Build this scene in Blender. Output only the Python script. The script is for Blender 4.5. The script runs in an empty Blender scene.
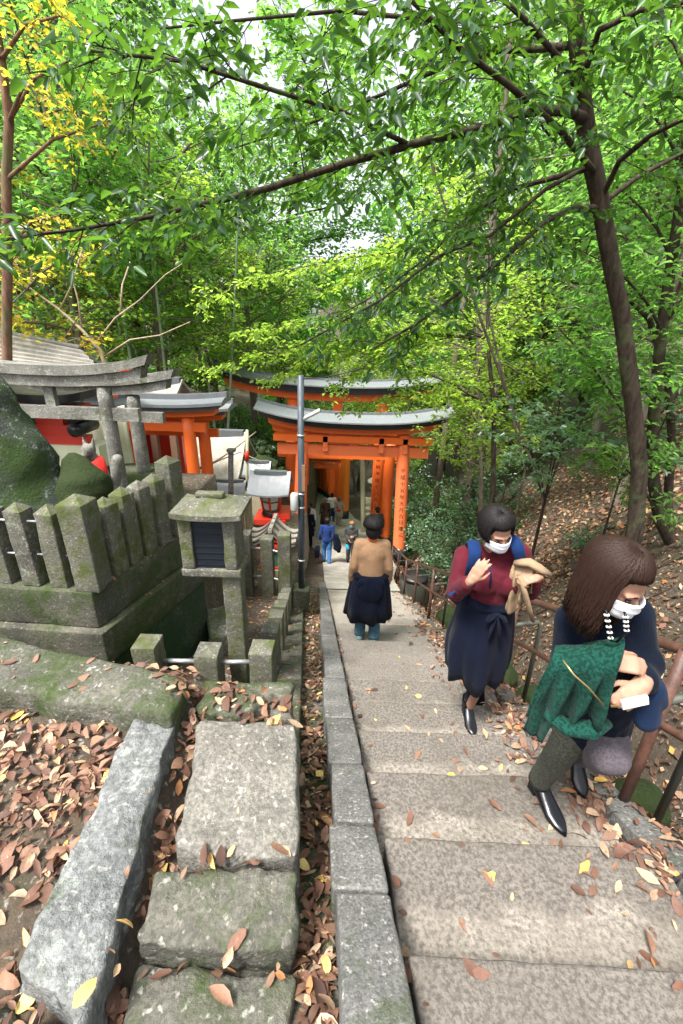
import bpy, bmesh, math, random
import numpy as np
from mathutils import Vector, Matrix, noise
from mathutils.bvhtree import BVHTree

SC = bpy.context.scene
COL = SC.collection
R = math.radians

# ------------------------------------------------------------------ camera
CAMLOC = Vector((0, 0, 1.65))
_th, _ro = R(22.9), R(2.0)
_fw = Vector((0, math.cos(_th), -math.sin(_th)))
_r0 = Vector((1, 0, 0)); _u0 = _r0.cross(_fw)
_rt = math.cos(_ro)*_r0 + math.sin(_ro)*_u0
_up = -math.sin(_ro)*_r0 + math.cos(_ro)*_u0
cd = bpy.data.cameras.new('camera')
cd.sensor_fit = 'HORIZONTAL'; cd.sensor_width = 36; cd.lens = 430/683*36
cd.clip_start = 0.02; cd.clip_end = 600
cam = bpy.data.objects.new('camera', cd); COL.objects.link(cam)
m = Matrix((_rt, _up, -_fw)).transposed().to_4x4(); m.translation = CAMLOC
cam.matrix_world = m
SC.camera = cam

# ------------------------------------------------------------------ sky, sun, exposure
SUN_EL, SUN_AZ = R(62), R(222)      # azimuth from +Y towards +X
w = bpy.data.worlds.new('World'); SC.world = w; w.use_nodes = True
nt = w.node_tree; nt.nodes.clear()
sky = nt.nodes.new('ShaderNodeTexSky'); sky.sky_type = 'NISHITA'; sky.sun_disc = False
sky.sun_elevation = SUN_EL; sky.sun_rotation = SUN_AZ
sky.air_density = 1.0; sky.dust_density = 4.0; sky.ozone_density = 1.0
hs = nt.nodes.new('ShaderNodeHueSaturation'); hs.inputs['Saturation'].default_value = 0.28
bg = nt.nodes.new('ShaderNodeBackground'); bg.inputs['Strength'].default_value = 0.15
wo = nt.nodes.new('ShaderNodeOutputWorld')
nt.links.new(sky.outputs[0], hs.inputs['Color']); nt.links.new(hs.outputs[0], bg.inputs[0]); nt.links.new(bg.outputs[0], wo.inputs[0])
sl = bpy.data.lights.new('sun', 'SUN'); sl.energy = 3.0; sl.angle = R(12); sl.color = (1, .96, .9)
sun = bpy.data.objects.new('sun', sl); COL.objects.link(sun)
sd = Vector((math.sin(SUN_AZ)*math.cos(SUN_EL), math.cos(SUN_AZ)*math.cos(SUN_EL), math.sin(SUN_EL)))
sun.rotation_euler = sd.to_track_quat('Z', 'Y').to_euler(); sun.location = (0, 0, 30)
vs = SC.view_settings
vs.view_transform = 'Standard'; vs.look = 'None'; vs.gamma = 1; vs.use_curve_mapping = False
vs.exposure = 1.45
SC.cycles.max_bounces = 8; SC.cycles.diffuse_bounces = 4; SC.cycles.transmission_bounces = 4
SC.cycles.glossy_bounces = 2; SC.cycles.transparent_max_bounces = 4
SC.cycles.use_denoising = True

# ------------------------------------------------------------------ scene helpers
def wloc(o):
    v = Vector((0, 0, 0))
    while o: v += o.location; o = o.parent
    return v
def tag(o, label=None, cat=None, group=None, kind=None):
    if label: o['label'] = label
    if cat: o['category'] = cat
    if group: o['group'] = group
    if kind: o['kind'] = kind
    return o
def thing(name, label, cat, loc=(0, 0, 0), group=None, rz=0):
    o = bpy.data.objects.new(name, None); COL.objects.link(o)
    o.location = loc; o.rotation_euler = (0, 0, rz); o.empty_display_size = .1
    return tag(o, label, cat, group)
def copy_tree(o, parent=None):
    c = o.copy(); COL.objects.link(c); c.parent = parent
    for ch in list(o.children): copy_tree(ch, c)
    return c

class MB:
    """collects geometry for ONE mesh object"""
    def __init__(s): s.v = []; s.f = []; s.sm = []
    def add(s, vs, fs, smooth=False):
        b = len(s.v); s.v.extend([tuple(p) for p in vs])
        s.f.extend([tuple(b+i for i in f) for f in fs]); s.sm.extend([smooth]*len(fs))
        return s
    def box(s, c, d, rot=None, taper=1.0):
        hx, hy, hz = d[0]/2, d[1]/2, d[2]/2
        vs = [Vector((x*hx*(taper if z > 0 else 1), y*hy*(taper if z > 0 else 1), z*hz)) for z in (-1, 1) for y in (-1, 1) for x in (-1, 1)]
        if rot is not None: vs = [rot @ v for v in vs]
        vs = [v + Vector(c) for v in vs]
        return s.add(vs, [(0, 2, 3, 1), (4, 5, 7, 6), (0, 1, 5, 4), (2, 6, 7, 3), (0, 4, 6, 2), (1, 3, 7, 5)])
    def tube(s, pts, rad, n=8, caps=True, smooth=True, squash=None):
        pts = [Vector(p) for p in pts]
        if not hasattr(rad, '__len__'): rad = [rad]*len(pts)
        t = (pts[1]-pts[0]).normalized()
        a = Vector((0, 0, 1)) if abs(t.z) < .9 else Vector((1, 0, 0))
        u = t.cross(a).normalized()
        vs = []
        for i, p in enumerate(pts):
            if i == 0: t = pts[1]-pts[0]
            elif i == len(pts)-1: t = pts[-1]-pts[-2]
            else: t = pts[i+1]-pts[i-1]
            t.normalize(); u = (u - t*u.dot(t)).normalized(); v = t.cross(u)
            for k in range(n):
                an = 2*math.pi*k/n
                vs.append(p + (u*math.cos(an)+v*math.sin(an)*(squash or 1))*rad[i])
        fs = []
        for i in range(len(pts)-1):
            for k in range(n):
                k2 = (k+1) % n
                fs.append((i*n+k, i*n+k2, (i+1)*n+k2, (i+1)*n+k))
        if caps:
            fs.append(tuple(reversed(range(n)))); b = (len(pts)-1)*n; fs.append(tuple(range(b, b+n)))
        return s.add(vs, fs, smooth)
    def loft(s, rings, caps=True, smooth=True):
        n = len(rings[0]); vs = [p for r in rings for p in r]; fs = []
        for i in range(len(rings)-1):
            for k in range(n):
                k2 = (k+1) % n
                fs.append((i*n+k, i*n+k2, (i+1)*n+k2, (i+1)*n+k))
        if caps:
            fs.append(tuple(reversed(range(n)))); b = (len(rings)-1)*n; fs.append(tuple(range(b, b+n)))
        return s.add(vs, fs, smooth)
    def ell(s, c, r, rot=None, nu=16, nv=10):
        rings = []
        for j in range(1, nv):
            th = math.pi*j/nv
            ring = []
            for i in range(nu):
                ph = 2*math.pi*i/nu
                v = Vector((r[0]*math.sin(th)*math.cos(ph), r[1]*math.sin(th)*math.sin(ph), -r[2]*math.cos(th)))
                ring.append(v)
            rings.append(ring)
        vs = [v for rg in rings for v in rg] + [Vector((0, 0, -r[2])), Vector((0, 0, r[2]))]
        fs = []
        for j in range(nv-2):
            for i in range(nu):
                i2 = (i+1) % nu
                fs.append((j*nu+i, j*nu+i2, (j+1)*nu+i2, (j+1)*nu+i))
        S_, N_ = (nv-1)*nu, (nv-1)*nu+1
        for i in range(nu):
            i2 = (i+1) % nu
            fs.append((S_, i2, i)); fs.append((N_, (nv-2)*nu+i, (nv-2)*nu+i2))
        if rot is not None: vs = [rot @ v for v in vs]
        return s.add([v+Vector(c) for v in vs], fs, True)
    def cap(s, p0, p1, r0, r1, n=12):
        """closed tapered capsule"""
        p0, p1 = Vector(p0), Vector(p1); d = p1-p0; L = d.length
        if L < 1e-6: return s.ell(p0, (r0, r0, r0))
        d.normalize(); pts = []; rad = []
        for a in (80, 55, 28): pts.append(p0 - d*r0*math.sin(R(a))); rad.append(r0*math.cos(R(a)))
        for k in range(4):
            t = k/3; pts.append(p0.lerp(p1, t)); rad.append(r0+(r1-r0)*t)
        for a in (28, 55, 80): pts.append(p1 + d*r1*math.sin(R(a))); rad.append(r1*math.cos(R(a)))
        return s.tube(pts, rad, n)
    def mesh(s, name='m'):
        me = bpy.data.meshes.new(name); me.from_pydata([tuple(v) for v in s.v], [], s.f)
        me.polygons.foreach_set('use_smooth', s.sm); me.update(); return me
    def build(s, name, mat, parent=None, **kw):
        return link(name, s.mesh(name), mat, parent, **kw)

def link(name, me, mat, parent=None, label=None, cat=None, group=None, kind=None, world=True):
    """links a mesh whose vertices are in world coordinates"""
    if parent is not None and world:
        me.transform(Matrix.Translation(-wloc(parent)))
    if mat is not None: me.materials.append(mat)
    me.name = name
    o = bpy.data.objects.new(name, me); COL.objects.link(o)
    if parent is not None: o.parent = parent
    return tag(o, label, cat, group, kind)
def recenter(o, p):
    """moves a top-level mesh object's origin to p without moving the mesh"""
    o.data.transform(Matrix.Translation(-Vector(p))); o.location = p; return o

def remesh(mb, voxel=.01, smooth=3, disp=None):
    me = mb.mesh('tmp') if isinstance(mb, MB) else mb
    o = bpy.data.objects.new('tmp', me); COL.objects.link(o)
    md = o.modifiers.new('r', 'REMESH'); md.mode = 'VOXEL'; md.voxel_size = voxel; md.use_smooth_shade = True
    if smooth:
        sm = o.modifiers.new('s', 'SMOOTH'); sm.factor = .5; sm.iterations = smooth
    dg = bpy.context.evaluated_depsgraph_get(); dg.update()
    out = bpy.data.meshes.new_from_object(o.evaluated_get(dg))
    bpy.data.objects.remove(o); bpy.data.meshes.remove(me)
    if disp:
        n = len(out.vertices); co = np.empty(n*3); out.vertices.foreach_get('co', co); co = co.reshape(-1, 3)
        no = np.empty(n*3); out.vertices.foreach_get('normal', no); no = no.reshape(-1, 3)
        dv = np.array([disp(Vector(c)) for c in co])
        out.vertices.foreach_set('co', (co + no*dv[:, None]).ravel()); out.update()
    return out

def block(mb, c4, zt, zb, r=.015, seg=.06, amp=.004, nf=6.0, seed=0, smooth=True):
    """rough-hewn stone block: c4 = four xy corners (ccw), zt = top z or four top z, zb = bottom z"""
    P = [Vector((c[0], c[1], 0)) for c in c4]
    zt4 = [zt]*4 if not hasattr(zt, '__len__') else list(zt)
    zb4 = [zb]*4 if not hasattr(zb, '__len__') else list(zb)
    L = ((P[1]-P[0]).length+(P[2]-P[3]).length)/2; W = ((P[3]-P[0]).length+(P[2]-P[1]).length)/2
    D = max(.01, sum(zt4)/4-sum(zb4)/4)
    r = min(r, L/2.2, W/2.2, D/2.2)
    nx, ny, nz = (max(2, min(40, int(round(a/seg)))) for a in (L, W, D))
    def div(n, S):
        e = r/S
        return [0, e*.45] + [e + (1-2*e)*i/n for i in range(n+1)] + [1-e*.45, 1]
    U, V, T = div(nx, L), div(ny, W), div(nz, D)
    vid = {}; vs = []; fs = []
    def vert(i, j, k):
        key = (i, j, k)
        if key in vid: return vid[key]
        a, b, c = U[i]*L, V[j]*W, T[k]*D
        qa, qb, qc = min(max(a, r), L-r), min(max(b, r), W-r), min(max(c, r), D-r)
        d = Vector((a-qa, b-qb, c-qc))
        if d.length > 1e-9: d.normalize()
        a, b, c = qa+d.x*r, qb+d.y*r, qc+d.z*r
        u, v, t = a/L, b/W, c/D
        p = P[0]*(1-u)*(1-v)+P[1]*u*(1-v)+P[2]*u*v+P[3]*(1-u)*v
        z1 = zt4[0]*(1-u)*(1-v)+zt4[1]*u*(1-v)+zt4[2]*u*v+zt4[3]*(1-u)*v
        z0 = zb4[0]*(1-u)*(1-v)+zb4[1]*u*(1-v)+zb4[2]*u*v+zb4[3]*(1-u)*v
        q = Vector((p.x, p.y, z0+(z1-z0)*t))
        n1 = noise.noise(q*nf+Vector((seed, 0, 0))); n2 = noise.noise(q*nf*3.1+Vector((0, seed, 7)))
        n3 = noise.noise(q*nf+Vector((31, seed, 5)))
        q += Vector((d.x*(n1+.5*n2), d.y*(n1+.5*n2), (d.z if abs(d.z) > .1 else 0)*(n3+.5*n2)*.8))*amp*2
        vid[key] = len(vs); vs.append(q); return vid[key]
    nu, nv, nt_ = len(U)-1, len(V)-1, len(T)-1
    for i in range(nu):
        for j in range(nv):
            fs.append((vert(i, j, nt_), vert(i+1, j, nt_), vert(i+1, j+1, nt_), vert(i, j+1, nt_)))
            fs.append((vert(i, j, 0), vert(i, j+1, 0), vert(i+1, j+1, 0), vert(i+1, j, 0)))
    for k in range(nt_):
        for i in range(nu):
            fs.append((vert(i, 0, k), vert(i+1, 0, k), vert(i+1, 0, k+1), vert(i, 0, k+1)))
            fs.append((vert(i, nv, k), vert(i, nv, k+1), vert(i+1, nv, k+1), vert(i+1, nv, k)))
        for j in range(nv):
            fs.append((vert(0, j, k), vert(0, j, k+1), vert(0, j+1, k+1), vert(0, j+1, k)))
            fs.append((vert(nu, j, k), vert(nu, j+1, k), vert(nu, j+1, k+1), vert(nu, j, k+1)))
    mb.add(vs, fs, smooth)
    return mb
def rect(x0, x1, y0, y1): return [(x0, y0), (x1, y0), (x1, y1), (x0, y1)]

# ------------------------------------------------------------------ materials
def nodes(name):
    m = bpy.data.materials.new(name); m.use_nodes = True; t = m.node_tree
    b = t.nodes['Principled BSDF']; return m, t, b
def N(t, ty, **kw):
    n = t.nodes.new(ty)
    for k, v in kw.items():
        if k.startswith('_'): setattr(n, k[1:], v)
        else: n.inputs[k.replace('__', ' ')].default_value = v
    return n
def pos(t, scale=(1, 1, 1), obj=False):
    if obj: src = t.nodes.new('ShaderNodeTexCoord').outputs['Object']
    else: src = t.nodes.new('ShaderNodeNewGeometry').outputs['Position']
    mp = t.nodes.new('ShaderNodeMapping'); mp.inputs['Scale'].default_value = scale
    t.links.new(src, mp.inputs[0]); return mp.outputs[0]
def noi(t, vec, scale, detail=4, rough=.55):
    n = N(t, 'ShaderNodeTexNoise', Scale=scale, Detail=detail, Roughness=rough); t.links.new(vec, n.inputs['Vector']); return n.outputs[0]
def ramp(t, fac, stops, interp='LINEAR'):
    n = t.nodes.new('ShaderNodeValToRGB'); cr = n.color_ramp; cr.interpolation = interp
    while len(cr.elements) > 1: cr.elements.remove(cr.elements[-1])
    for i, (p, c) in enumerate(stops):
        e = cr.elements[0] if i == 0 else cr.elements.new(p)
        e.position = p; c = (c, c, c) if not hasattr(c, '__len__') else c; e.color = (*c, 1)
    t.links.new(fac, n.inputs[0]); return n.outputs[0]
def mix(t, fac, a, b, mode='MIX'):
    n = t.nodes.new('ShaderNodeMix'); n.data_type = 'RGBA'; n.blend_type = mode
    for s, v in ((0, fac), (6, a), (7, b)):
        if hasattr(v, 'is_linked') or hasattr(v, 'node'): t.links.new(v, n.inputs[s])
        elif s == 0: n.inputs[0].default_value = v
        else: n.inputs[s].default_value = (*v, 1)
    return n.outputs[2]
def math_(t, op, a, b=None, c=None):
    n = t.nodes.new('ShaderNodeMath'); n.operation = op
    for i, v in enumerate((a, b, c)):
        if v is None: continue
        if hasattr(v, 'node'): t.links.new(v, n.inputs[i])
        else: n.inputs[i].default_value = v
    return n.outputs[0]
def bump(t, b, h, strength=.4, dist=.01):
    n = N(t, 'ShaderNodeBump', Strength=strength, Distance=dist); t.links.new(h, n.inputs['Height']); t.links.new(n.outputs[0], b.inputs['Normal'])

def stone(name, c1, c2, moss=.3, mosscol=(.03, .045, .012), speck=.5, rough=.9, stain=.4, lichen=0, mscale=2.2, bstr=.5, fine=90):
    m, t, b = nodes(name); p = pos(t)
    col = mix(t, ramp(t, noi(t, p, 3.5, 6), [(.3, 0), (.7, 1)]), c1, c2)
    col = mix(t, ramp(t, noi(t, p, fine, 3, .7), [(.38, 0), (.62, 1)]), mix(t, speck, col, (.02, .02, .018), 'MIX'), col)
    col = mix(t, ramp(t, noi(t, p, fine*.6, 2, .6), [(.6, 0), (.72, speck)]), col, (.62, .6, .54))
    if stain:
        col = mix(t, ramp(t, noi(t, pos(t, (1.5, 1.5, .6)), 2.6, 8, .7), [(.42, 0), (.68, stain)]), col, (.035, .035, .03))
    if lichen:
        col = mix(t, ramp(t, noi(t, p, 14, 6, .75), [(.56, 0), (.62, lichen)]), col, (.42, .47, .4))
    if moss:
        mn = math_(t, 'ADD', noi(t, p, mscale, 7, .7), math_(t, 'MULTIPLY', noi(t, p, 22, 4, .7), .25))
        lo = .88-.5*moss
        fac = ramp(t, mn, [(max(0, lo-.06), 0), (min(1, lo+.1), 1)])
        mc = mix(t, noi(t, p, 40, 3), mosscol, tuple(x*1.7 for x in mosscol))
        col = mix(t, fac, col, mc)
    t.links.new(col, b.inputs['Base Color']); b.inputs['Roughness'].default_value = rough
    b.inputs['Specular IOR Level'].default_value = .25
    h = math_(t, 'ADD', noi(t, p, fine*.8, 5, .7), math_(t, 'MULTIPLY', noi(t, p, 16, 5, .65), 1.6))
    bump(t, b, h, bstr, .012)
    return m

def step_stone(name):
    """granite treads: pale and rough at the back of each tread, worn smooth and darker at the nosing"""
    m, t, b = nodes(name); p = pos(t)
    sx = t.nodes.new('ShaderNodeSeparateXYZ'); t.links.new(p, sx.inputs[0])
    fr = math_(t, 'FRACT', math_(t, 'DIVIDE', math_(t, 'ADD', sx.outputs[1], .437*10-.65), .437))
    env = math_(t, 'MULTIPLY', math_(t, 'MULTIPLY', fr, math_(t, 'SUBTRACT', 1.0, fr)), 3.0)
    fr = math_(t, 'ADD', fr, math_(t, 'MULTIPLY', math_(t, 'MULTIPLY', math_(t, 'SUBTRACT', noi(t, p, 6, 4), .5), .7), env))
    wear_shade = ramp(t, fr, [(.02, .7), (.1, 0), (.44, 0), (.54, 1)])  # worn front half; back edge darkened as a painted shadow line under the nosing
    rough_c = mix(t, ramp(t, noi(t, p, 55, 4, .7), [(.35, 0), (.6, 1)]), (.10, .088, .075), (.315, .287, .248))
    rough_c = mix(t, ramp(t, noi(t, p, 6, 5, .6), [(.35, 0), (.7, .7)]), rough_c, (.165, .143, .118))
    worn_c = mix(t, ramp(t, noi(t, p, 70, 4, .7), [(.4, 0), (.6, 1)]), (.088, .078, .068), (.185, .166, .145))
    col = mix(t, wear_shade, rough_c, worn_c)
    col = mix(t, ramp(t, noi(t, p, 1.7, 6, .65), [(.45, 0), (.7, .6)]), col, (.08, .07, .055))
    far = ramp(t, math_(t, 'DIVIDE', sx.outputs[1], 12.0), [(.22, 0), (.75, .62)])  # open light and grazing sheen on the lower stairs, put into the colour
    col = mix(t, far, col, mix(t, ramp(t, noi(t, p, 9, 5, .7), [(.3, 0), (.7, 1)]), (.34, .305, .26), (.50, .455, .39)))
    t.links.new(col, b.inputs['Base Color']); b.inputs['Roughness'].default_value = .88
    b.inputs['Specular IOR Level'].default_value = .3
    h = math_(t, 'ADD', math_(t, 'MULTIPLY', noi(t, p, 60, 5, .75), 1.0), noi(t, p, 14, 4, .6))
    bump(t, b, h, .65, .012)
    return m

def paint(name, c, rough=.5, var=.25, dirt=.3, bstr=.1):
    m, t, b = nodes(name); p = pos(t)
    col = mix(t, ramp(t, noi(t, pos(t, (3, 3, .7)), 2.5, 6, .65), [(.3, 0), (.75, 1)]), c, tuple(x*(1-var)+.30*var for x in c))
    col = mix(t, ramp(t, noi(t, p, 5, 7, .75), [(.55, 0), (.75, dirt)]), col, tuple(x*.35 for x in c))
    t.links.new(col, b.inputs['Base Color'])
    t.links.new(ramp(t, noi(t, p, 9, 4), [(.3, rough*.8), (.7, min(1, rough*1.3))]), b.inputs['Roughness'])
    bump(t, b, noi(t, p, 40, 4), bstr, .004)
    return m

def cloth(name, c, var=.15, rough=.95, weave=260, fold=.3, sheen=.2, c2=None):
    m, t, b = nodes(name); p = pos(t, obj=True)
    base = mix(t, ramp(t, noi(t, p, 7, 4), [(.3, 0), (.7, 1)]), tuple(x*(1-var) for x in c), tuple(min(1, x*(1+var)) for x in c))
    if c2: base = mix(t, ramp(t, noi(t, p, weave*.6, 2, .6), [(.45, 0), (.55, 1)]), base, c2)
    t.links.new(base, b.inputs['Base Color']); b.inputs['Roughness'].default_value = rough
    b.inputs['Sheen Weight'].default_value = sheen*.15; b.inputs['Specular IOR Level'].default_value = .15
    h = math_(t, 'ADD', math_(t, 'MULTIPLY', noi(t, p, weave, 2), .35), math_(t, 'MULTIPLY', noi(t, pos(t, (1, 1, .45), True), 9, 4, .55), 2.4))
    bump(t, b, h, fold, .012)
    return m

def simple(name, c, rough=.5, metal=0, bs=0, bscale=60, var=.15, spec=.5):
    m, t, b = nodes(name); p = pos(t, obj=True)
    col = mix(t, noi(t, p, 12, 5, .65), tuple(x*(1-var) for x in c), tuple(min(1, x*(1+var)) for x in c))
    t.links.new(col, b.inputs['Base Color']); b.inputs['Roughness'].default_value = rough; b.inputs['Metallic'].default_value = metal
    b.inputs['Specular IOR Level'].default_value = spec
    if bs: bump(t, b, noi(t, p, bscale, 4), bs, .004)
    return m

def leafmat(name, stops, trans=(.25, .42, .05), tw=.5, rough=.45, spec=.5, litter=False):
    m, t, b = nodes(name)
    g = t.nodes.new('ShaderNodeNewGeometry')
    col = ramp(t, g.outputs['Random Per Island'], stops)
    oi = t.nodes.new('ShaderNodeObjectInfo')
    if not litter:
        hv = N(t, 'ShaderNodeHueSaturation')
        t.links.new(math_(t, 'ADD', math_(t, 'MULTIPLY', oi.outputs['Random'], .05), .475), hv.inputs['Hue'])
        t.links.new(math_(t, 'ADD', math_(t, 'MULTIPLY', oi.outputs['Random'], .5), .75), hv.inputs['Value'])
        t.links.new(col, hv.inputs['Color']); col = hv.outputs[0]
    else:
        p = pos(t)
        col = mix(t, ramp(t, noi(t, p, 90, 4, .7), [(.45, 0), (.7, .45)]), col, (.07, .035, .02))
    t.links.new(col, b.inputs['Base Color']); b.inputs['Roughness'].default_value = rough; b.inputs['Specular IOR Level'].default_value = spec
    if tw > 0:
        tr = t.nodes.new('ShaderNodeBsdfTranslucent')
        tc = mix(t, g.outputs['Random Per Island'], tuple(x*.7 for x in trans), tuple(min(1, x*1.25) for x in trans))
        t.links.new(tc, tr.inputs[0])
        mx = t.nodes.new('ShaderNodeMixShader'); mx.inputs[0].default_value = tw
        t.links.new(b.outputs[0], mx.inputs[1]); t.links.new(tr.outputs[0], mx.inputs[2])
        t.links.new(mx.outputs[0], t.nodes['Material Output'].inputs[0])
    return m

def bark(name, c1, c2, scale=1.0):
    m, t, b = nodes(name); p = pos(t, (8*scale, 8*scale, 1.6*scale))
    n = noi(t, p, 3, 7, .7)
    col = mix(t, ramp(t, n, [(.35, 0), (.65, 1)]), c1, c2)
    col = mix(t, ramp(t, noi(t, pos(t), 3, 6, .7), [(.52, 0), (.66, .6)]), col, (.09, .12, .05))
    t.links.new(col, b.inputs['Base Color']); b.inputs['Roughness'].default_value = .95; b.inputs['Specular IOR Level'].default_value = .15
    bump(t, b, n, .8, .02); return m

M = {}
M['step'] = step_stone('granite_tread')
M['kerb'] = stone('granite_kerb', (.13, .13, .128), (.25, .245, .23), moss=.27, stain=.45, speck=.55)
M['slab'] = stone('hewn_slab', (.16, .15, .128), (.29, .275, .24), moss=.2, stain=.45, speck=.5, bstr=.9, fine=60)
M['slabdark'] = stone('mossy_slab', (.10, .098, .08), (.20, .19, .155), moss=.5, stain=.6, speck=.5, bstr=.9, fine=60)
M['longstone'] = stone('long_hewn_stone', (.13, .14, .14), (.28, .29, .285), moss=.3, stain=.4, speck=.5, bstr=1.0, fine=45, lichen=.3)
M['post'] = stone('weathered_post_stone', (.10, .097, .078), (.25, .235, .19), moss=.5, mosscol=(.05, .06, .02), stain=.55, speck=.45, lichen=.35, mscale=3.5)
M['plinth'] = stone('mossy_plinth_stone', (.07, .068, .052), (.15, .14, .11), moss=.62, mosscol=(.028, .042, .012), stain=.6, speck=.3, mscale=1.6)
M['greenwall'] = stone('green_stained_stone', (.03, .042, .025), (.075, .085, .05), moss=.7, mosscol=(.014, .034, .012), stain=.6, speck=.3, mscale=1.2)
M['torii_stone'] = stone('torii_granite', (.17, .165, .145), (.31, .30, .265), moss=.32, mosscol=(.055, .062, .028), stain=.5, speck=.5, lichen=.4, mscale=4)
M['monolith'] = stone('mossy_monolith', (.04, .05, .05), (.10, .11, .105), moss=.6, mosscol=(.022, .04, .01), stain=.6, speck=.3, lichen=.8, mscale=1.8, bstr=.9)
M['mossrock'] = stone('moss_covered_rock', (.12, .13, .11), (.2, .21, .18), moss=1.0, mosscol=(.018, .028, .008), stain=.3, speck=.3, lichen=.4, bstr=1.0)
M['soil'] = stone('forest_soil', (.055, .042, .03), (.12, .09, .06), moss=.12, stain=.4, speck=.4, bstr=.8, fine=50)
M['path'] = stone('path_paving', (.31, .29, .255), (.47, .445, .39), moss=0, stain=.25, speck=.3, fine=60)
M['palestone'] = stone('pale_lantern_stone', (.34, .32, .24), (.48, .45, .34), moss=.25, mosscol=(.14, .15, .05), stain=.4, speck=.3)
M['tanpost'] = stone('tan_post_stone', (.36, .29, .19), (.5, .42, .29), moss=.15, mosscol=(.15, .14, .05), stain=.35, speck=.25)
M['vermilion'] = paint('vermilion_paint', (.88, .15, .02), .42, .03, .2)
M['vermilion_pink'] = paint('faded_vermilion_paint', (.82, .17, .05), .5, .08, .22)
M['orange'] = paint('fresh_orange_paint', (.86, .22, .01), .4, .1, .15)
M['red'] = paint('red_lacquer', (.62, .03, .012), .35, .08, .2)
M['black'] = paint('black_lacquer', (.014, .014, .016), .35, .05, .3)
M['ink'] = simple('black_ink', (.03, .012, .01), .6)
M['roofmetal'] = paint('grey_roof_metal', (.155, .17, .18), .45, .2, .35)
M['roofdark'] = paint('dark_roof_metal', (.09, .1, .11), .5, .2, .4)
M['roofwood'] = stone('weathered_shingles', (.24, .225, .195), (.37, .35, .31), moss=.05, stain=.3, speck=.2, fine=40)
M['rooftan'] = stone('pale_bark_roof', (.36, .33, .27), (.52, .49, .42), moss=.05, stain=.35, speck=.3, fine=30)
M['darkwood'] = paint('dark_wood', (.06, .04, .025), .7, .1, .4)
M['wood'] = paint('brown_wood', (.2, .11, .06), .7, .15, .4)
M['screen'] = simple('blue_black_mesh_screen', (.004, .008, .014), .55, bs=.5, bscale=400)
M['steel'] = simple('galvanised_pipe', (.5, .51, .52), .35, .7)
M['polepaint'] = paint('blue_grey_pole_paint', (.022, .038, .052), .5, .15, .4)
M['greybox'] = paint('grey_plastic', (.42, .44, .42), .5, .1, .2)
M['rust'] = None
def rust():
    m, t, b = nodes('rusty_painted_pipe'); p = pos(t)
    col = mix(t, ramp(t, noi(t, p, 9, 7, .7), [(.35, 0), (.65, 1)]), (.045, .022, .016), (.13, .06, .04))
    col = mix(t, ramp(t, noi(t, p, 30, 5, .7), [(.55, 0), (.68, .7)]), col, (.04, .025, .022))
    t.links.new(col, b.inputs['Base Color']); b.inputs['Roughness'].default_value = .5; bump(t, b, noi(t, p, 60, 4), .4, .004); return m
M['rust'] = rust()
M['darkpipe'] = paint('dark_green_pipe', (.05, .055, .04), .55, .1, .4)
M['curtain'] = cloth('cream_curtain', (.62, .63, .45), .08)
M['redcloth'] = cloth('red_bib_cloth', (.66, .03, .025), .12)
M['bark'] = bark('brown_bark', (.018, .014, .010), (.07, .052, .038))
M['barkgrey'] = bark('grey_bark', (.07, .055, .045), (.2, .165, .13))
M['barkred'] = bark('reddish_bark', (.10, .055, .036), (.25, .15, .10), .8)
M['branch'] = bark('bare_tan_branch', (.28, .2, .14), (.45, .35, .26))
M['bamboo'] = paint('bamboo_culm', (.22, .30, .2), .4, .2, .2)
M['palepole'] = paint('pale_green_pole', (.5, .5, .3), .6, .2, .3)
G = [(0, (.018, .045, .012)), (.5, (.035, .085, .018)), (1, (.07, .14, .03))]
M['leaf_near'] = leafmat('near_dark_leaf', [(0, (.012, .04, .014)), (.6, (.025, .075, .02)), (1, (.055, .13, .025))], (.17, .38, .03), .38, .38)
M['leaf_mid'] = leafmat('mid_green_leaf', [(0, (.022, .07, .02)), (.6, (.045, .125, .03)), (1, (.10, .2, .04))], (.30, .62, .10), .6)
M['leaf_lime'] = leafmat('lime_maple_leaf', [(0, (.08, .15, .02)), (.6, (.14, .23, .03)), (1, (.26, .27, .03))], (.46, .72, .08), .62)
M['leaf_yellow'] = leafmat('yellow_leaf', [(0, (.2, .2, .02)), (.5, (.4, .34, .03)), (1, (.5, .32, .03))], (.85, .75, .06), .6)
M['leaf_dark'] = leafmat('dark_evergreen_leaf', [(0, (.012, .032, .014)), (.6, (.025, .06, .022)), (1, (.05, .1, .03))], (.22, .42, .08), .45)
M['leaf_gloss'] = leafmat('glossy_camellia_leaf', [(0, (.025, .07, .035)), (.55, (.07, .15, .08)), (1, (.17, .26, .15))], (.25, .48, .12), .35, .3, .8)
LIT = [(0, (.06, .035, .028)), (.2, (.19, .095, .065)), (.38, (.10, .055, .04)), (.55, (.27, .15, .095)), (.7, (.20, .11, .075)), (.8, (.42, .29, .19)), (.88, (.50, .37, .25)), (.93, (.42, .17, .06)), (.96, (.48, .34, .22)), (1, (.55, .33, .08))]
M['litter'] = leafmat('fallen_leaf', LIT, (.5, .25, .1), .12, .6, .3, True)
M['litter_yellow'] = leafmat('yellow_fallen_leaf', [(0, (.75, .50, .09)), (1, (.80, .62, .25))], (.8, .6, .1), .12, .55, .3, True)
M['skin'] = simple('skin', (.33, .18, .12), .6, bs=.1, bscale=200, var=.07, spec=.3)
M['hairblack'] = None
def hairm(name, c1, c2):
    m, t, b = nodes(name); p = pos(t, (60, 60, 4), True)
    col = mix(t, noi(t, p, 3, 3, .6), c1, c2); t.links.new(col, b.inputs['Base Color']); b.inputs['Roughness'].default_value = .55; b.inputs['Specular IOR Level'].default_value = .22
    bump(t, b, noi(t, p, 3, 3, .6), .4, .004); return m
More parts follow.
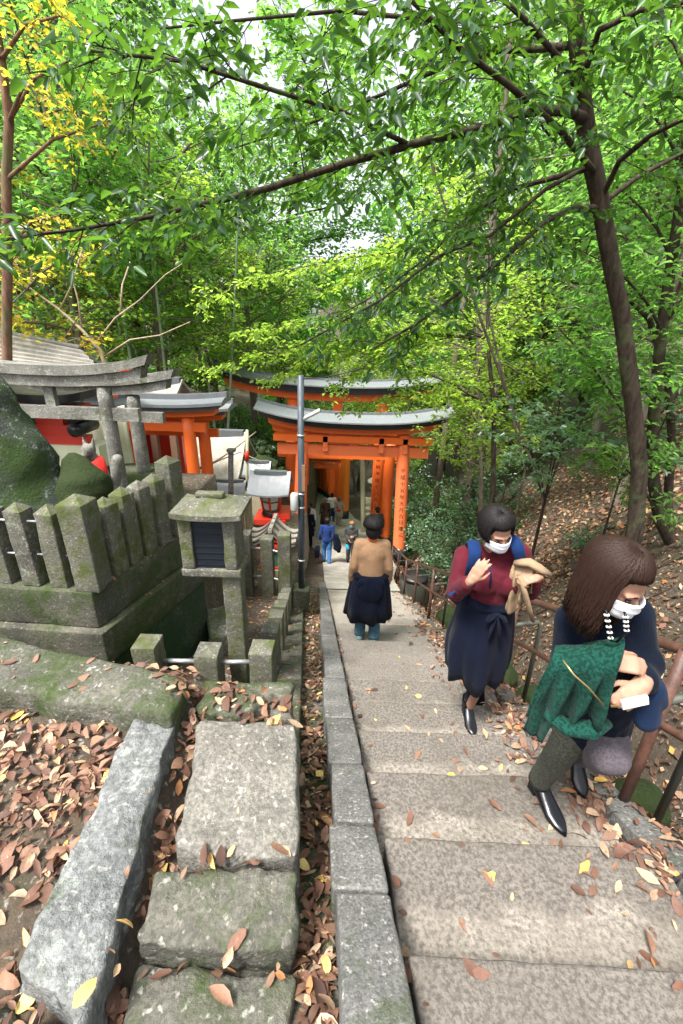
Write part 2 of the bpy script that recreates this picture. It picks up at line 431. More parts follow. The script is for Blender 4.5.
M['hairblack'] = hairm('black_hair', (.004, .0035, .004), (.014, .011, .011))
M['hairbrown'] = hairm('brown_hair', (.008, .004, .003), (.034, .015, .009))
M['hairlight'] = hairm('light_brown_hair', (.14, .07, .03), (.3, .17, .08))
M['hairgrey'] = hairm('grey_hair', (.12, .11, .1), (.3, .28, .26))
M['mask'] = cloth('white_mask', (.74, .74, .78), .04, weave=400, fold=.2)
M['maskblue'] = cloth('blue_mask', (.02, .3, .5), .05)
M['maroon'] = cloth('maroon_knit', (.085, .010, .018), .18, weave=180, fold=.5)
M['navy'] = cloth('navy_cloth', (.0025, .0045, .014), .25, weave=220, fold=.35)
M['navyknit'] = cloth('navy_knit', (.002, .0045, .012), .25, weave=150, fold=.5)
M['denim'] = cloth('blue_denim', (.006, .016, .045), .25)
M['jeans'] = cloth('faded_teal_jeans', (.08, .17, .23), .25, fold=.5)
M['bluejeans'] = cloth('bright_blue_jeans', (.05, .15, .36), .2)
M['bluejacket'] = cloth('royal_navy_jacket', (.014, .035, .14), .2)
M['tan'] = cloth('tan_knit', (.30, .18, .10), .14, weave=120, fold=.6)
M['beige'] = cloth('beige_coat', (.27, .19, .115), .1, fold=.5)
M['greencoat'] = cloth('green_mottled_coat', (.0025, .026, .018), .2, weave=160, fold=.7, c2=(.006, .048, .034))
M['tweed'] = cloth('grey_green_tweed', (.045, .048, .036), .2, weave=200, c2=(.08, .08, .062))
M['mauve'] = cloth('grey_mauve_trousers', (.07, .06, .07), .15, weave=200, c2=(.10, .085, .095))
M['strap'] = cloth('blue_strap', (.006, .022, .085), .15)
M['leather'] = simple('black_leather', (.004, .005, .008), .28, bs=.2, bscale=20, spec=.4)
M['orangecloth'] = cloth('orange_collar', (.55, .13, .05), .1)
M['white'] = cloth('white_cloth', (.72, .70, .66), .08)
M['greyknit'] = cloth('dark_grey_coat', (.045, .045, .045), .2)
M['brownknit'] = cloth('brown_coat', (.09, .06, .04), .2)
M['offbeige'] = cloth('pale_beige_coat', (.45, .38, .30), .1)
M['shoewhite'] = simple('sneaker', (.16, .27, .28), .6)
M['sole'] = simple('pale_sole', (.6, .62, .58), .6)
M['gold'] = simple('brass_zip', (.45, .33, .14), .35, .8)
M['eye'] = simple('dark_eye', (.01, .006, .005), .2)
M['lip'] = simple('lip', (.4, .14, .12), .5)
M['glass'] = simple('amber_lantern_glass', (.5, .52, .4), .25)
M['greenpaint'] = paint('green_trim_paint', (.03, .12, .07), .5)

# ------------------------------------------------------------------ ground and stairs
RUN, RISE, Y0 = .437, .2185, .65
def zs(y):
    """height of the stair line / path at distance y"""
    if y < -1.5: return 1.075
    if y < 9: return -.5*(y-Y0)
    if y < 13: return -4.175-.40*(y-9)
    if y < 48: return -5.775-.28*(y-13)
    return -15.575
def sm(a, b, x):
    t = min(1, max(0, (x-a)/(b-a))); return t*t*(3-2*t)
def xl(y): return .24-.063*(y-Y0) if y < 14 else -.60-.05*(y-14)
def xr(y): return 1.25+.017*(y-Y0)
def ground(x, y):
    base = zs(y)
    # middle: under the stairs and gutter
    mid = base-.42 if y < 9 else base-.03-.39*(1-sm(9, 10.5, y))
    # right bank
    xb = 1.62 + .02*max(0, y-2)+(0 if y < 12 else .12*(y-12))
    bank = base-.33-.30*math.exp(-((x-xb-.55)/.3)**2)
    if x > xb+.6: bank += .82*(x-xb-.6)
    top = .1-.03*y + .25*noise.noise(Vector((x*.25, y*.25, 0)))
    if bank > top: bank = top+(bank-top)*.22
    bank += .08*noise.noise(Vector((x*1.1, y*1.1, 3)))*sm(xb+.5, xb+1.5, x)
    # left side
    court = -1.13-.42*max(0, y-3.0)
    if y > 9: court = -1.13-.42*6-.16*(y-9)
    upper = -.16-.02*y
    low = -1.2-.33*(y-5.8) if y < 11 else -2.916-.1*(y-11)
    if y < 5.8: left = court+(upper-court)*sm(-1.70, -1.8, x)*sm(2.56, 2.62, y) if x < -1.4 else court
    else: left = court + (low-court)*sm(-2.0, -2.8, x)
    if y < 1.72: left = -.02-.12*sm(-.72, -.58, x)
    elif y < 1.78: left = -.04+(left+.04)*(y-1.72)/.06
    left += .03*noise.noise(Vector((x*1.5, y*1.5, 9)))
    xg = -.62-.05*max(0, y-2)
    if y < 1.72: xg = -.21
    if x < xg: z = left
    elif x < 1.5: z = mid
    else: z = bank if x > xb else mid+(bank-mid)*sm(1.5, xb, x)
    if x < -3 and y > 12: z = z+.10*(-3-x) if x > -20 else z+1.7
    if y > 30:
        z = z + .16*(min(y, 60)-30)*sm(0, 14, abs(x+2))
    if y > 52: z += .12*(y-52)
    return z
def grid_mesh(xs, ys, fn):
    vs = [(x, y, fn(x, y)) for y in ys for x in xs]; n = len(xs)
    fs = [(j*n+i, j*n+i+1, (j+1)*n+i+1, (j+1)*n+i) for j in range(len(ys)-1) for i in range(n-1)]
    return vs, fs
def axis(segs):
    out = []
    for a, b, n in segs: out += [a+(b-a)*i/n for i in range(n)]
    return out+[segs[-1][1]]
gx = axis([(-300, -60, 6), (-60, -14, 16), (-14, -4, 26), (-4, 6, 150), (6, 14, 36), (14, 60, 16), (60, 300, 6)])
gy = axis([(-60, -6, 6), (-6, -.5, 8), (-.5, 9, 180), (9, 20, 70), (20, 60, 50), (60, 400, 10)])
mb = MB(); mb.add(*grid_mesh(gx, gy, ground), smooth=True)
SOIL = mb.build('ground', M['soil'], kind='structure')

# stairs: one worn granite slab per tread
mb = MB()
for k in range(-3, 20):
    y1 = Y0+RUN*k; y0 = y1-RUN-.03; z = -RISE*k
    rr = random.Random(k)
    sk = {0: -.02}.get(k, rr.uniform(-.008, .008))
    a, b = xl(y0)+rr.uniform(-.012, .012), xr(y0)+.05
    c, d = xr(y1)+.05, xl(y1)+rr.uniform(-.012, .012)
    block(mb, [(a, y0), (b, y0), (c, y1+sk), (d, y1)], z, z-.34, r=.012, seg=.07, amp=.0035, nf=4, seed=k)
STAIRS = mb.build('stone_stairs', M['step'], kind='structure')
# sloping path beyond the stairs
mb = MB()
ys = axis([(8.86, 14, 24), (14, 50, 60)])
vs = []
for y in ys:
    wl_ = xl(y)-.05-(.9*sm(14, 17, y)); xc = 0
    if y > 22: xc = -.09*(y-22)-.004*(y-22)**2
    wr_ = xr(y)+.1+(.35*sm(10, 13, y)) - 1.1*sm(19, 24, y)
    for u in (0, .25, .5, .75, 1):
        vs.append((wl_+xc*(1)+(wr_-wl_)*u, y, zs(y)+.012 - (.02 if y < 9 else 0)))
fs = [(j*5+i, j*5+i+1, (j+1)*5+i+1, (j+1)*5+i) for j in range(len(ys)-1) for i in range(4)]
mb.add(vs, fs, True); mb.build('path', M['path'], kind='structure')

# kerbs (left: long dressed stones; right: one course beyond the treads)
KL = MB(); y = .30; k = 0
for L in (.52, .30, .42, .50, .72, .55, .8, .9, .85, .9, .95, .9, .9):
    ya, yb = y, y+L-.012
    o = .030; wdt = .175+.012*math.sin(k*2.1)
    za, zb = zs(ya)+.05, zs(yb)+.05
    block(KL, [(xl(ya)-o-wdt, ya), (xl(ya)-o, ya), (xl(yb)-o, yb), (xl(yb)-o-wdt, yb)], [za, za, zb, zb], [za-.45, za-.45, zb-.45, zb-.45], r=.014, seg=.07, amp=.003, nf=5, seed=k+40)
    y += L; k += 1
KL = KL.build('kerb', M['kerb'], kind='structure')
KR = MB(); y = .2; k = 0
for L in (.8, .75, .7, .8, .9, .8, .85, .9, .95, .9):
    ya, yb = y, y+L-.02
    za, zb = zs(ya)-.05, zs(yb)-.05
    block(KR, [(xr(ya)+.07, ya), (xr(ya)+.21, ya), (xr(yb)+.21, yb), (xr(yb)+.07, yb)], [za, za, zb, zb], [za-.45, za-.45, zb-.45, zb-.45], r=.016, seg=.07, amp=.005, nf=5, seed=k+80)
    y += L; k += 1
KR = KR.build('kerb', M['kerb'], kind='structure')

# gutter bed and the mossy ledge beside it
mb = MB()
ys = axis([(.25, 9.5, 60)]); vs = []
for y in ys:
    for u in (0, .33, .66, 1):
        x = (xl(y)-.16)*u+(xl(y)-.60)*(1-u)
        vs.append((x, y, zs(y)-.16+.02*noise.noise(Vector((x*6, y*6, 0)))))
fs = [(j*4+i, j*4+i+1, (j+1)*4+i+1, (j+1)*4+i) for j in range(len(ys)-1) for i in range(3)]
mb.add(vs, fs, True); GUT = mb.build('gutter', M['slabdark'], kind='structure')
def xled(y): return -.235-.092*(y-2.2)
LEDGE = MB(); y = 1.66; k = 0
for L in (.78, .8, .9, .85, .9, .9, .95):
    ya, yb = y, y+L-.01; za, zb = zs(ya)-.03, zs(yb)-.03
    block(LEDGE, [(xled(ya)-.21, ya), (xled(ya), ya), (xled(yb), yb), (xled(yb)-.21, yb)], [za, za, zb, zb], [za-1.1, za-1.1, zb-1.1, zb-1.1], r=.02, seg=.08, amp=.006, seed=k+9)
    y += L; k += 1
LEDGE = LEDGE.build('ledge', M['slabdark'], kind='structure', label=None)

# left lane: big hewn slabs
S1 = MB()
block(S1, [(-.52, .875), (-.105, .87), (-.165, 1.41), (-.60, 1.40)], [.04, .035, .03, .03], -.26, r=.022, seg=.035, amp=.009, nf=9, seed=3)
S1 = S1.build('paving_slab', M['slab'], kind='structure')
S2 = MB()
block(S2, [(-.56, .655), (-.085, .645), (-.105, .845), (-.57, .83)], [.01, .005, .02, .015], -.26, r=.026, seg=.03, amp=.010, nf=10, seed=11)
S2 = S2.build('paving_slab', M['slabdark'], kind='structure')
S3 = MB()
block(S3, [(-.56, .05), (-.075, .05), (-.08, .63), (-.55, .64)], -.07, -.30, r=.03, seg=.04, amp=.012, nf=8, seed=14)
S3 = S3.build('paving_slab', M['slabdark'], kind='structure')
LS = MB()
block(LS, [(-.82, .56), (-.585, .47), (-.70, 1.37), (-.87, 1.38)], [.085, .07, .06, .07], -.25, r=.022, seg=.03, amp=.012, nf=9, seed=21)
LS = LS.build('long_stone', M['longstone'], kind='structure')
TS = MB()   # long mossy edging stone below the fence
block(TS, [(-2.6, 1.62), (-.69, 1.325), (-.70, 1.56), (-2.6, 1.98)], [.1, .13, .13, .12], -.5, r=.035, seg=.05, amp=.012, nf=6, seed=31)
TS = TS.build('edging_stone', M['slabdark'], kind='structure')
CS = MB()
block(CS, [(-1.6, -.1), (-.76, -.15), (-.63, .46), (-.93, .53)], [.05, .05, .02, .05], -.2, r=.05, seg=.05, amp=.025, nf=6, seed=37)
CS = CS.build('corner_stone', M['slabdark'], kind='structure')
RS = MB()
block(RS, [(-.66, 1.46), (-.36, 1.44), (-.33, 1.60), (-.64, 1.66)], .01, -.8, r=.04, seg=.04, amp=.016, nf=8, seed=51)
block(RS, [(-.34, 1.44), (-.17, 1.45), (-.19, 1.58), (-.32, 1.60)], -.02, -.8, r=.04, seg=.04, amp=.016, nf=8, seed=52)
RS = RS.build('rubble_edge', M['slabdark'], kind='structure')
# retaining face under the left lane beyond the slabs
mb = MB(); block(mb, rect(-2.7, -.22, 1.58, 1.72), -.04, -1.6, r=.03, seg=.1, amp=.012, seed=61)
RET = mb.build('retaining_wall', M['slabdark'], kind='structure')
# terrace walls of the fenced enclosure
PL = MB()
block(PL, [(-4.6, 2.55), (-1.63, 2.38), (-1.29, 3.50), (-4.6, 3.50)], 0, -.285, r=.012, seg=.09, amp=.004, seed=71)
PL1 = PL.build('enclosure_plinth', M['plinth'], kind='structure')
PL = MB()
block(PL, [(-4.6, 2.50), (-1.585, 2.325), (-1.245, 3.52), (-4.6, 3.52)], -.287, -.56, r=.012, seg=.09, amp=.004, seed=72)
PL2 = PL.build('enclosure_plinth', M['plinth'], kind='structure')
PL = MB()
block(PL, [(-4.6, 2.55), (-1.60, 2.38), (-1.27, 3.48), (-4.6, 3.48)], -.562, -1.3, r=.02, seg=.1, amp=.006, seed=73)
PL3 = PL.build('battered_wall', M['greenwall'], kind='structure')
PL = MB()
block(PL, [(-4.6, 3.53), (-1.48, 3.53), (-2.35, 5.9), (-4.6, 6.0)], -.19, -2.6, r=.02, seg=.2, amp=.01, seed=74)
PL4 = PL.build('terrace', M['plinth'], kind='structure')
DROP = [SOIL, STAIRS, KL, KR, GUT, LEDGE, S1, S2, S3, LS, TS, CS, RS, PL1, PL2, PL4]
# loose stone by the court
mb = MB(); block(mb, [(-1.16, 3.15), (-.93, 3.3), (-1.0, 3.75), (-1.35, 3.6)], -.98, -1.35, r=.03, seg=.06, amp=.01, seed=77)
mb.build('paving_slab', M['slabdark'], kind='structure')

# ------------------------------------------------------------------ stone fence posts
def fence_post(name, c, w, h, zbase, label, cat, group, mat, cap=.05, seed=0, lean=(0, 0), rz=0):
    """square stone post with a low pyramid top; origin at its foot"""
    mb = MB(); hw = w/2
    cs, sn = math.cos(rz), math.sin(rz)
    def rot(x, y): return (x*cs-y*sn, x*sn+y*cs)
    c4 = [rot(-hw, -hw), rot(hw, -hw), rot(hw, hw), rot(-hw, hw)]
    block(mb, c4, h-cap, 0, r=.010, seg=.05, amp=.003, nf=8, seed=seed)
    i0 = len(mb.v)
    top = [Vector((*rot(x*hw*.97, y*hw*.97), h-cap-.002)) for x, y in ((-1, -1), (1, -1), (1, 1), (-1, 1))] + [Vector((0, 0, h))]
    mb.add(top, [(0, 1, 4), (1, 2, 4), (2, 3, 4), (3, 0, 4)])
    for i, v in enumerate(mb.v):
        mb.v[i] = (v[0]+lean[0]*v[2], v[1]+lean[1]*v[2], v[2])
    me = mb.mesh(name); me.materials.append(mat)
    o = bpy.data.objects.new(name, me); COL.objects.link(o); o.location = (c[0], c[1], zbase)
    return tag(o, label, cat, group)

G1 = 'square stone posts of the mossy enclosure fence'
mainposts = [
    (-2.26, 2.51, .115, .58, 'mossy square stone post at the very left edge of the front fence row'),
    (-2.06, 2.50, .118, .59, 'mossy square stone post, second from the left in the front fence row'),
    (-1.865, 2.485, .118, .59, 'mossy square stone post just left of the broad corner post'),
    (-1.655, 2.475, .165, .67, 'broad square stone corner post of the fence with a pointed top'),
    (-1.595, 2.665, .118, .58, 'stone fence post directly behind the broad corner post'),
    (-1.555, 2.815, .118, .60, 'stone fence post with a white lichen streak, second behind the corner post'),
    (-1.51, 2.965, .118, .60, 'stone fence post, third behind the corner post'),
    (-1.46, 3.13, .118, .60, 'stone fence post just before the taller end post'),
    (-1.41, 3.32, .145, .69, 'taller stone end post of the fence beside the dark screen box'),
]
for i, (x, y, w_, h, lab) in enumerate(mainposts):
    fence_post('stone_fence_post', (x, y), w_, h, -.003, lab, 'fence post', G1, M['post'], seed=i*3, lean=(random.Random(i).uniform(-.012, .012), 0), rz=-.30 if i > 3 else -.05)
for z, l in ((.22, 'lower thin grey pipe rail threading the front stone fence posts'), (.46, 'upper thin grey pipe rail threading the front stone fence posts')):
    mb = MB(); mb.tube([(-3.2, 2.52, z), (-1.7, 2.48, z)], .008, 8)
    o = mb.build('fence_rail', M['steel'], label=l, cat='rail'); recenter(o, (-2.4, 2.5, z))

# low posts round the sunken court, and the stepped row beside the ledge
G2 = 'stepped stone posts beside the gutter ledge'
fence_post('court_post', (-1.34, 2.42), .165, .75, -1.15, 'short square stone post nearest the green stained wall, with a flat pale top', 'fence post', 'low posts round the sunken court', M['post'], cap=.012, seed=31)
fence_post('court_post', (-.92, 2.44), .165, .75, -1.22, 'short square stone post between two lengths of grey pipe in the sunken court', 'fence post', 'low posts round the sunken court', M['post'], cap=.012, seed=32)
mb = MB(); mb.tube([(-1.27, 2.44, -.60), (-1.0, 2.445, -.60)], .017, 10)
o = mb.build('pipe_rail', M['steel'], label='left length of galvanised pipe between the two short stone posts', cat='rail', group='galvanised pipes of the court'); recenter(o, (-1.13, 2.44, -.6))
mb = MB(); mb.tube([(-.84, 2.445, -.60), (-.62, 2.46, -.60)], .017, 10)
o = mb.build('pipe_rail', M['steel'], label='right length of galvanised pipe ending at the big stepped stone post', cat='rail', group='galvanised pipes of the court'); recenter(o, (-.73, 2.45, -.6))
ordn = ['nearest and largest', 'second', 'third', 'fourth', 'fifth', 'sixth', 'seventh', 'eighth', 'farthest']
for i in range(9):
    y = 2.50+.62*i; x = -.545-.085*(y-2.5); top = zs(y)+.44
    h = 1.0
    fence_post('stepped_post', (x, y), .168 if i == 0 else .15, h, top-h, f'{ordn[i]} square mossy stone post in the row stepping down beside the gutter', 'fence post', G2, M['post'], cap=.008, seed=60+i)
for i, (x, y, zt) in enumerate([(-1.47, 5.9, -1.20), (-1.13, 5.9, -1.27), (-.84, 5.75, -1.12)]):
    lab = ['tall stone post left of the small shrine lantern, leftmost of three', 'tall stone post in front of the small shrine lantern, middle of three', 'tall stone post right of the small shrine lantern beside the grey pole'][i]
    fence_post('tall_stone_post', (x, y), .19, 1.15, zt-1.15, lab, 'fence post', 'three tall stone posts before the small shrine lantern', M['post'], cap=.03, seed=90+i)
for z, l in ((-1.5, 'upper pale pipe rail between the three tall stone posts'), (-2.0, 'lower pale pipe rail between the three tall stone posts')):
    mb = MB(); mb.tube([(-1.47, 5.9, z), (-1.13, 5.9, z), (-.84, 5.75, z)], .018, 8)
    o = mb.build('pipe_rail', M['steel'], label=l, cat='rail'); recenter(o, (-1.13, 5.9, z))

# ------------------------------------------------------------------ stone box with the dark screen on its post
t = thing('stone_lantern_box', 'stone box with dark mesh screen and slab roof on a mossy post', 'lantern', (-.88, 2.72, -1.12))
mb = MB()
block(mb, [(-.835, 2.62), (-.70, 2.62), (-.70, 2.76), (-.835, 2.76)], .03, -1.14, r=.012, seg=.06, amp=.004, seed=101)
mb.build('post', M['post'], t)
mb = MB()
block(mb, [(-1.10, 2.58), (-.685, 2.58), (-.685, 2.84), (-1.10, 2.84)], .085, .028, r=.01, seg=.06, amp=.003, seed=102)
mb.build('base_slab', M['post'], t)
for x, l in ((-1.05, None), (-.755, None)):
    mb = MB(); block(mb, rect(x-.04, x+.045, 2.59, 2.83), .475, .087, r=.008, seg=.06, amp=.003, seed=103)
    mb.build('side_panel', M['post'], t)
mb = MB(); block(mb, rect(-1.003, -.797, 2.77, 2.82), .475, .087, r=.006, seg=.08, amp=.002, seed=104); mb.build('back_panel', M['post'], t)
mb = MB(); mb.box((-.90, 2.62, .28), (.206, .015, .385)); s_ = mb.build('screen', M['screen'], t)
mb = MB()
for i in range(8): mb.box((-.90, 2.609, .115+.047*i), (.206, .004, .004))
mb.build('mesh_wire', M['screen'], s_)
# roof: shallow hipped slab with a ridge block
mb = MB()
xs = [-1.115, -1.085, -.99, -.89, -.79, -.68, -.65]; prof = [.0, .012, .065, .085, .065, .012, .0]
ysr = [2.53, 2.56, 2.64, 2.71, 2.78, 2.86, 2.89]; pry = [0, .012, .07, .09, .07, .012, 0]
vs = []; n = len(xs)
for j, y in enumerate(ysr):
    for i, x in enumerate(xs):
        curl = .018*(abs(x+.885)/.24)**3
        vs.append((x, y, .515+min(prof[i], pry[j])*.95+curl+.006*noise.noise(Vector((x*20, y*20, 0)))))
nv = len(vs)
for j, y in enumerate(ysr):
    for i, x in enumerate(xs):
        curl = .018*(abs(x+.885)/.24)**3
        vs.append((x*.99-.895*.01, y*.99+2.71*.01, .477+curl))
fs = []
for j in range(n-1):
    for i in range(n-1):
        a = j*n+i; fs.append((a, a+1, a+n+1, a+n)); fs.append((nv+a, nv+a+n, nv+a+n+1, nv+a+1))
for i in range(n-1):
    fs += [(i, nv+i, nv+i+1, i+1), ((n-1)*n+i, (n-1)*n+i+1, nv+(n-1)*n+i+1, nv+(n-1)*n+i), (i*n, (i+1)*n, nv+(i+1)*n, nv+i*n), (i*n+n-1, nv+i*n+n-1, nv+(i+1)*n+n-1, (i+1)*n+n-1)]
mb.add(vs, fs)
rf = mb.build('roof', M['post'], t)
mb = MB(); block(mb, [(-.985, 2.68), (-.80, 2.68), (-.80, 2.74), (-.985, 2.74)], .622, .58, r=.012, seg=.05, amp=.004, seed=109); mb.build('ridge', M['post'], rf)

# ------------------------------------------------------------------ rocks in the enclosure
def rock(name, prof, c, mat, label, seed, nf=2.2, amp=.06, flat=1.0, n=44):
    """prof: list of (z, cx, rx) rings"""
    mb = MB(); rings = []
    zz = [p[0] for p in prof]
    def interp(z):
        for i in range(len(prof)-1):
            if prof[i][0] <= z <= prof[i+1][0]:
                u = (z-prof[i][0])/(prof[i+1][0]-prof[i][0]); return prof[i][1]*(1-u)+prof[i+1][1]*u, prof[i][2]*(1-u)+prof[i+1][2]*u
        return prof[-1][1], prof[-1][2]
    for k in range(30):
        z = zz[0]+(zz[-1]-zz[0])*k/29; cx_, rx_ = interp(z); ring = []
        for i in range(n):
            a = 2*math.pi*i/n
            p = Vector((cx_+rx_*math.cos(a), c[1]+rx_*flat*math.sin(a), z))
            d = Vector((math.cos(a), math.sin(a), 0))
            p += d*(noise.noise(p*nf+Vector((seed, 0, 0)))*amp+noise.noise(p*nf*4+Vector((seed, 3, 0)))*amp*.35)*min(1, rx_*6)
            ring.append(p)
        for q in range(n):
            v = ring[q]; ring[q] = v+Vector((noise.noise(v*nf*2+Vector((9, seed, 0))), noise.noise(v*nf*2+Vector((seed, 9, 3))), 0))*amp*.8*min(1, rx_*6)
        rings.append(ring)
    mb.loft(rings)
    o = mb.build(name, mat, label=label, cat='rock'); recenter(o, (c[0], c[1], zz[0])); return o
rock('standing_rock', [(-.1, -2.72, .52), (.3, -2.74, .50), (.8, -2.78, .45), (1.15, -2.84, .36), (1.4, -2.93, .24), (1.6, -3.05, .12), (1.68, -3.12, .02)], (-2.8, 3.25), M['monolith'], 'tall dark standing rock with moss and pale lichen behind the fence', 4, flat=.55)
rock('mossy_rock', [(-.05, -2.12, .33), (.2, -2.12, .28), (.40, -2.12, .21), (.54, -2.13, .15), (.63, -2.15, .10), (.68, -2.16, .03)], (-2.15, 3.30), M['mossrock'], 'rounded pointed rock covered in green moss behind the corner post', 8, flat=.8)

# ------------------------------------------------------------------ torii builder
def sweep_beam(mb, x0, x1, y, zc, dy, dz, rise=0, n=14, slant=0, top_dy=None, pw=2.6, thick_end=0):
    """beam along x with upturned ends; slant pushes the top outwards at the ends"""
    xc, half = (x0+x1)/2, (x1-x0)/2; tdy = top_dy or dy; rings = []
    for i in range(n+1):
        u = -1+2*i/n; lift = rise*abs(u)**pw; xb = xc+half*u; xt = xc+(half+slant)*u; te = thick_end*abs(u)**3
        rings.append([Vector((xb, y-dy/2, zc-dz/2+lift)), Vector((xb, y+dy/2, zc-dz/2+lift)), Vector((xt, y+tdy/2, zc+dz/2+lift+te)), Vector((xt, y-tdy/2, zc+dz/2+lift+te))])
    mb.loft(rings, smooth=False)
def torii(name, label, loc, span, r, hn, hs, kh, rise, mats, group=None, lean=.04, depth=.5, half=None, zl=None, n=24, base_h=0, nuki_h=.22, roof=None, roof_t=.08, nuki_ext=.35, plaque=False, text=None, kd=None, squarish=False, seed=0):
    """loc = centre at ground; hn = height of the tie beam (centre), hs = height of the underside of the lintel, kh = lintel thickness"""
    x, y, z = loc; t = thing(name, label, 'torii gate', loc, group)
    hf = half or span*.78; out = []
    for s in (-1, 1):
        zb = z + (zl if (zl is not None and s < 0) else 0)
        xb = x+s*span/2; xt = x+s*(span/2-lean*hs)
        pts = [(xb+(xt-xb)*k/8, y, zb+(z+hs-zb)*k/8) for k in range(9)]
        mb = MB(); mb.tube(pts, [r*(1.04-.10*k/8) for k in range(9)], n)
        p = mb.build('pillar', mats['pillar'], t); out.append((p, xb, xt, zb))
        if base_h:
            mb = MB(); mb.tube([(xb, y, zb-.02), (xb, y, zb+base_h)], [r*1.22, r*1.16], n); mb.build('pillar_base', mats['base'], p)
    mb = MB(); e = span/2-lean*hn+nuki_ext
    mb.box((x, y, z+hn), (2*e, r*.95, nuki_h)); mb.build('tie_beam', mats['nuki'], t)
    mb = MB(); mb.box((x, y, z+(hn+nuki_h/2+hs)/2), (r*1.3, r*.85, hs-hn-nuki_h/2-.002)); mb.build('centre_strut', mats['nuki'], t)
    sh = kh*.55
    mb = MB(); sweep_beam(mb, x-hf*.93, x+hf*.93, y, z+hs+sh/2, depth*.62, sh, rise*.8, slant=sh*.25); mb.build('lower_lintel', mats['lower'], t)
    kt = kh*.5
    mb = MB(); sweep_beam(mb, x-hf, x+hf, y, z+hs+sh+kt/2+.003, kd or depth*.85, kt, rise, slant=kt*.5, thick_end=.03*kt); k_ = mb.build('top_lintel', mats['top'], t)
    if roof:
        mb = MB(); xc = x; rings = []; zr = z+hs+sh+kt+.006
        for i in range(17):
            u = -1+2*i/16; lift = rise*abs(u)**2.6+.03*kt*abs(u)**3; xx = xc+(hf+kt*.5+.06)*u
            d2 = (kd or depth*.85)/2+roof_t*1.2
            rings.append([Vector((xx, y-d2, zr-.01+lift)), Vector((xx, y-d2, zr+.035+lift)), Vector((xx, y, zr+roof_t+.035+lift)), Vector((xx, y+d2, zr+.035+lift)), Vector((xx, y+d2, zr-.01+lift))])
        mb.loft(rings, smooth=False); rf = mb.build('roof', roof, t)
        mb = MB(); rings = []
        for i in range(17):
            u = -1+2*i/16; lift = rise*abs(u)**2.6+.03*kt*abs(u)**3; xx = xc+(hf+kt*.5+.08)*u
            rings.append([Vector((xx, y-.06, zr+roof_t+.01+lift)), Vector((xx, y+.06, zr+roof_t+.01+lift)), Vector((xx, y+.05, zr+roof_t+.10+lift)), Vector((xx, y-.05, zr+roof_t+.10+lift))])
        mb.loft(rings, smooth=False); mb.build('ridge', M['roofdark'], rf)
    return t, out
STONE = dict(pillar=M['torii_stone'], nuki=M['torii_stone'], lower=M['torii_stone'], top=M['torii_stone'], base=M['torii_stone'])
torii('stone_torii', 'small weathered grey stone torii nearer the camera, behind the mossy rocks', (-3.03, 4.5, -.22), 1.12, .075, .99, 1.26, .19, .13, STONE, lean=.0, depth=.26, half=1.06, nuki_h=.13, nuki_ext=.33)
torii('stone_torii', 'second weathered grey stone torii close behind the first', (-3.38, 5.5, -.27), 1.42, .085, .82, 1.08, .20, .13, STONE, lean=.0, depth=.28, half=1.26, nuki_h=.13, nuki_ext=.36)

# fox statue with a red bib
t = thing('fox_statue', 'small grey stone fox statue wearing a red bib', 'statue', (-2.42, 4.05, -.2))
X0, Y0_ = -2.42, 4.05
mb = MB()
mb.cap((X0, Y0_+.02, -.1), (X0, Y0_, .25), .13, .10); mb.cap((X0, Y0_, .25), (X0-.01, Y0_-.05, .45), .09, .055)
mb.ell((X0-.01, Y0_-.08, .52), (.06, .08, .06)); mb.cap((X0-.01, Y0_-.12, .50), (X0-.02, Y0_-.2, .47), .035, .018)
for s in (-1, 1):
    mb.cap((X0-.01+.035*s, Y0_-.06, .55), (X0-.01+.05*s, Y0_-.05, .64), .025, .008)
    mb.cap((X0+.05*s, Y0_-.1, .28), (X0+.05*s, Y0_-.15, -.1), .04, .03)
    mb.cap((X0+.09*s, Y0_+.03, -.02), (X0+.1*s, Y0_-.1, -.08), .07, .05)
mb.cap((X0+.03, Y0_+.14, -.05), (X0+.1, Y0_+.2, .35), .04, .06)
me = remesh(mb, .014, 2); link('body', me, M['torii_stone'], t)
mb = MB(); rings = []
for k, (z, rx, off) in enumerate([(.44, .062, -.04), (.40, .10, -.06), (.33, .125, -.085), (.26, .13, -.105), (.19, .115, -.12)]):
    rings.append([Vector((X0+rx*math.cos(a)*(1+.06*math.sin(5*a)), Y0_+off+.11*math.sin(a)*(1.0 if math.sin(a) < 0 else .4), z+(.02*math.cos(3*a)))) for a in [2*math.pi*i/24 for i in range(24)]])
mb.loft(rings, caps=False); b = mb.build('bib', M['redcloth'], t)
sm_ = b.modifiers.new('s', 'SOLIDIFY'); sm_.thickness = .008
fx = list(t.children)
mb = MB(); block(mb, [(X0-.22, Y0_-.3), (X0+.22, Y0_-.3), (X0+.22, Y0_+.28), (X0-.22, Y0_+.28)], -.08, -.22, r=.02, seg=.08, amp=.006, seed=140); mb.build('plinth', M['torii_stone'], t)

